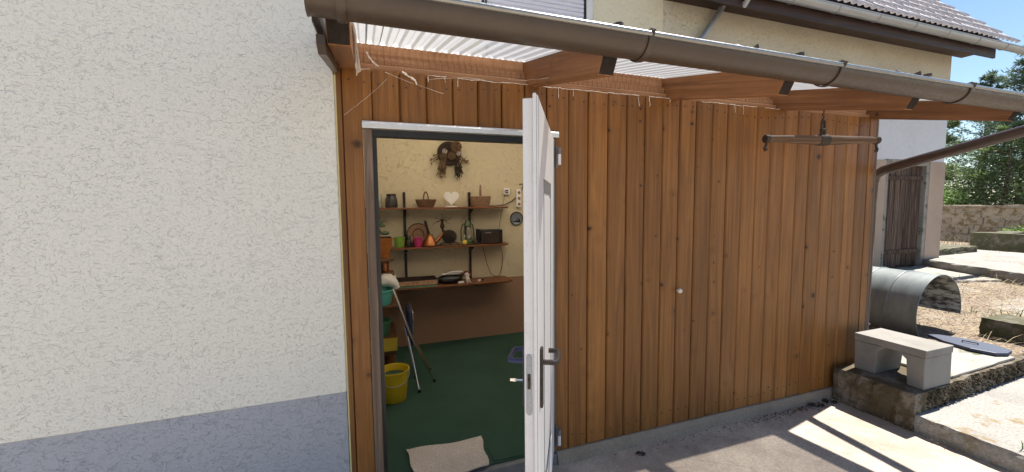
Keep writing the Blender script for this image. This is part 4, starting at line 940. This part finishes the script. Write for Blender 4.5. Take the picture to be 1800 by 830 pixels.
for i in range(5): dead_leaf('dead_leaf', ('dark dead leaf nearest the mossy platform', 'dead leaf in the litter at the foot of the planks', 'curled brown leaf beside a twig on the concrete', 'small leaf fragment at the concrete sill', 'flat dead leaf left of the leaf litter')[i], 3.40+.07*i+(.0 if i else .05), -.065-.022*(i % 3), GZ+.003, .05, i*1.3, 2)
tag(MB().tube([(3.18, -.10, GZ+.006), (3.26, -.085, GZ+.012), (3.36, -.105, GZ+.008)], .003, 5).build('twig', 'dry', None, origin=(3.26, -.1, GZ)), 'thin dry twig on the concrete by the leaf litter', 'twig')
# cobwebs along the top of the planks
cw_ = thing('cobweb', 'white cobweb strands hanging along the top edge of the planks', 'cobweb', (.4, -.02, 2.34)); rw = random.Random(31)
wb = MB()
def strand(a, b, sag, r=.0018, n=10):
    a, b = Vector(a), Vector(b); wb.tube([a.lerp(b, i/n)+Vector((rw.uniform(-.002, .002), rw.uniform(-.002, .002), -sag*4*(i/n)*(1-i/n)+rw.uniform(-.002, .002))) for i in range(n+1)], r, 4, rs=[r*rw.uniform(.5, 1.7) for _ in range(n+1)])
x = -.03
while x < 2.9:
    L = rw.uniform(.06, .2)
    if rw.random() < .8: strand((x, -.008, 2.343), (x+L, -.008, 2.344), rw.uniform(0, .006), .0013)
    if rw.random() < .3: strand((x, -.006, 2.342), (x+rw.uniform(-.01, .02), -.005, 2.34-rw.uniform(.02, .07)), 0, .0016, 6)
    x += L*.9
for (a, b, s_) in (((.34, -.012, 2.315), (.66, -.012, 2.345), -.012), ((.11, -.012, 2.335), (.42, -.012, 2.25), .006), ((-.10, -.01, 2.10), (.12, -.012, 2.30), .008), ((.8, -.02, 2.36), (.93, -.3, 2.30), .01)): strand(a, b, s_, .0006)
for (a, b) in (((-.03, -.60, 2.33), (-.022, -.10, 2.33)),):
    for i in range(9): strand((a[0]+rw.uniform(-.004, .006), a[1]+.05*i, a[2]+.012*i), (b[0]+rw.uniform(-.006, .012), b[1]+rw.uniform(-.12, .05), b[2]-rw.uniform(0, .05)), rw.uniform(0, .02), .004, 8)
strand((.20, -.01, 2.345), (.27, -.01, 2.305), .0, .005, 8); strand((.27, -.01, 2.305), (.275, -.01, 2.285), 0, .004, 4); strand((.02, -.2, 2.36), (.075, -.1, 2.335), .01, .004)
wb.build('strands', 'web', cw_)['kind'] = 'stuff'
# ================================================================== VEGETATION
def blades(name, mat, label, n, region, hmin, hmax, wd, seed, lay=.0, cat='grass'):
    rr = random.Random(seed); mb = MB()
    for i in range(n):
        x, y = region(rr); z = ground_top(x, y); h = rr.uniform(hmin, hmax); a = rr.uniform(0, 2*PI); ln_ = rr.uniform(.1, .6) if not lay else rr.uniform(.8, 1.5)
        d_ = Vector((math.cos(a)*math.sin(ln_), math.sin(a)*math.sin(ln_), math.cos(ln_))); s_ = Vector((-math.sin(a), math.cos(a), 0))*wd*rr.uniform(.6, 1.3)
        p = Vector((x, y, z+(.01 if lay else -.004))); q = p+d_*h*.55; e = p+d_*h+Vector((math.cos(a), math.sin(a), -.6))*h*.16
        e.z = max(e.z, z+.003); mb.add([p-s_, p+s_, q+s_*.8, q-s_*.8, e], [(0, 1, 2, 3), (3, 2, 4)])
    o = mb.build(name, mat); o['kind'] = 'stuff'; o['label'] = label; o['category'] = cat; return o
def ground_top(x, y):
    if 3.76 < x < 7.4 and y < -.6: return .05
    if x < 3.75: return GZ
    return ground_h(x, y)
def r1(rr): return (rr.uniform(5.9, 9.6), rr.uniform(-.5, 1.6))
blades('dry_straw', 'straw', 'dry straw lying over the soil beyond the drum shell', 1500, r1, .08, .30, .0026, 3, .5, 'straw')
def r2(rr): return (6.55+abs(rr.gauss(0, .4)), rr.gauss(-.35, .3))
o = blades('weeds', 'grass', 'green weeds and grass on the kerb block', 260, r2, .04, .13, .004, 5, 0)
for p in (o,): p.location.z = .10
def r3(rr): return (3.83+abs(rr.gauss(0, .03)), -1.12+rr.gauss(0, .02))
blades('grass_tuft', 'grass', 'green grass tuft at the lower right corner of the paving', 16, r3, .04, .10, .003, 6, 0)
def r4(rr): return (rr.uniform(11.0, 16.5), rr.uniform(-2, 5))
blades('dry_meadow', 'straw', 'dry grass below the boundary wall', 3500, r4, .08, .25, .004, 7, 0)
def r5(rr): return (3.74+rr.uniform(-.03, .01), rr.uniform(-.95, -.06))
blades('gap_weeds', 'straw', 'dry weeds in the joint at the foot of the platform', 60, r5, .02, .07, .002, 9, .5)

def conifer(label, x, y, z0, H, R, mat, seed, n=11000, taper=1.0, base=.08):
    rr = random.Random(seed); t_ = thing('conifer_tree', label, 'tree', (x, y, z0), rr.uniform(0, 6), 'conifers beyond the boundary wall')
    tr = MB().tube([(0, 0, 0), (.06, .03, H*.3), (-.03, .05, H*.62), (0, 0, H*.98)], .1, 8, rs=[H*.026, H*.02, H*.012, .012])
    lv = MB(); br = 0; nb = int(H*11)
    for b in range(nb):
        u = base+(1-base)*(b+rr.random())/nb; zb = H*u; L = R*((1-u)**taper*.92+.10)*rr.uniform(.6, 1.12); a = rr.uniform(0, 2*PI); dz = rr.uniform(-.05, .45)
        p0 = Vector((0, 0, zb)); d_ = Vector((math.cos(a), math.sin(a), dz)); tip = p0+d_*L
        tr.tube([p0, p0+d_*L*.5+Vector((0, 0, -.06*L)), tip], .02, 5, rs=[.026, .016, .005])
        m = int(n/nb)
        for k_ in range(m):
            q = .18+.86*rr.random()**.75; s_ = L*.26*(1.15-q*.6)
            c0 = p0+d_*L*q+Vector((rr.gauss(0, s_), rr.gauss(0, s_), rr.gauss(0, s_*.6)-.06*L*math.sin(PI*q)))
            dd = (d_*.7+Vector((rr.gauss(0, .6), rr.gauss(0, .6), rr.gauss(.15, .5)))).normalized(); w_ = dd.cross(Vector((rr.gauss(0, 1), rr.gauss(0, 1), rr.gauss(0, 1)))).normalized()
            l_ = rr.uniform(.08, .20); wd = rr.uniform(.009, .020)
            lv.add([c0, c0+dd*l_*.5+w_*wd, c0+dd*l_, c0+dd*l_*.5-w_*wd], [(0, 1, 2, 3)])
    tr.build('trunk', 'bark', t_, local=True, smooth=True); lv.build('crown', mat, t_, local=True); return t_
conifer('tall dark conifer at the right edge of the view', 20.3, 4.6, .3, 6.9, 1.9, 'needle2', 1, 13000)
conifer('slimmer conifer next to the barn corner', 19.8, 6.6, .3, 5.0, 1.5, 'needle', 2, 10000)
conifer('broad conifer filling the gap between the slim and the tall one', 21.8, 6.2, .3, 6.0, 2.0, 'needle2', 3, 12000)
conifer('low spreading conifer leaning over the boundary wall', 18.6, 4.4, .3, 3.6, 1.9, 'needle', 4, 12000, .7, .02)
conifer('small bushy conifer behind the wall beside the barn', 18.7, 6.3, .3, 3.2, 1.6, 'needle', 5, 9000, .7, .02)
conifer('outer conifer beyond the canopy end', 20.0, 2.4, .3, 5.4, 2.0, 'needle2', 6, 9000)
def shrub(label, x, y, z0, rx, rz, seed, n=2600):
    rr = random.Random(seed); t_ = thing('shrub', label, 'shrub', (x, y, z0)); lv = MB(); st = MB()
    for i in range(9):
        a = rr.uniform(0, 6.28); st.tube([(0, 0, 0), (math.cos(a)*rx*.4, math.sin(a)*rx*.4, rz*.9), (math.cos(a)*rx*.8, math.sin(a)*rx*.8, rz*1.5)], .012, 5, rs=[.02, .012, .004])
    for i in range(n):
        d_ = Vector((rr.gauss(0, 1), rr.gauss(0, 1), rr.gauss(0, 1))).normalized()*rr.random()**.4; c0 = Vector((d_.x*rx, d_.y*rx, rz+d_.z*rz))
        u_ = Vector((rr.gauss(0, 1), rr.gauss(0, 1), rr.gauss(0, 1))).normalized(); v_ = u_.orthogonal().normalized(); l_ = rr.uniform(.05, .1)
        lv.add([c0, c0+u_*l_*.5+v_*l_*.3, c0+u_*l_, c0+u_*l_*.5-v_*l_*.3], [(0, 1, 2, 3)])
    st.build('stems', 'bark', t_, local=True); lv.build('leaves', 'bush', t_, local=True); return t_
shrub('light green shrub along the foot of the boundary wall', 16.2, 3.2, .35, .45, .28, 3, 1500)
shrub('pale green shrub above the wall next to the barn', 17.6, 5.4, 1.0, .6, .5, 4)

def clumps(name, mat, label, n, fpos, rmin, rmax, seed, cat):
    rr = random.Random(seed); mb = MB()
    for i in range(n):
        r_ = rr.uniform(rmin, rmax); mb.ball(fpos(rr), r_, 6, 4, (rr.uniform(.7, 1.5), rr.uniform(.7, 1.5), rr.uniform(.5, 1.0)))
    mb.jitter(rmin*.35, seed); o = mb.build(name, mat); o['kind'] = 'stuff'; o['label'] = label; o['category'] = cat; return o
def fm1(rr):
    x = rr.uniform(3.9, 5.6); q = rr.random()**.6; return (x, -.60+.043*(x-3.75)-rr.uniform(-.004, .012), .02+.175*q)
clumps('moss', 'moss', 'dark moss cushions on the front edge of the platform', 900, fm1, .003, .009, 41, 'moss')
def fm2(rr):
    x = rr.uniform(3.85, 5.6)+rr.gauss(0, .02); return (x, -.61+.043*(x-3.75)-abs(rr.gauss(0, .05)), .052)
0 and clumps('yellow_moss', 'ymoss', 'yellowish moss along the foot of the platform front', 330, fm2, .004, .011, 42, 'moss')
def fm3(rr):
    return (3.745-rr.uniform(-.006, .010), rr.uniform(-.60, -.06), rr.uniform(-.05, .19))
0 and clumps('lichen', 'moss', 'dark lichen on the left face of the platform', 130, fm3, .004, .011, 43, 'moss')
def lit(rr):
    x = 3.72-abs(rr.gauss(0, .8)); return (x, -.052-abs(rr.gauss(0, .04)), GZ+.002)
clumps('leaf_litter', 'drydark', 'dark crumbs of litter along the foot of the planks', 500, lit, .0012, .0042, 44, 'litter')
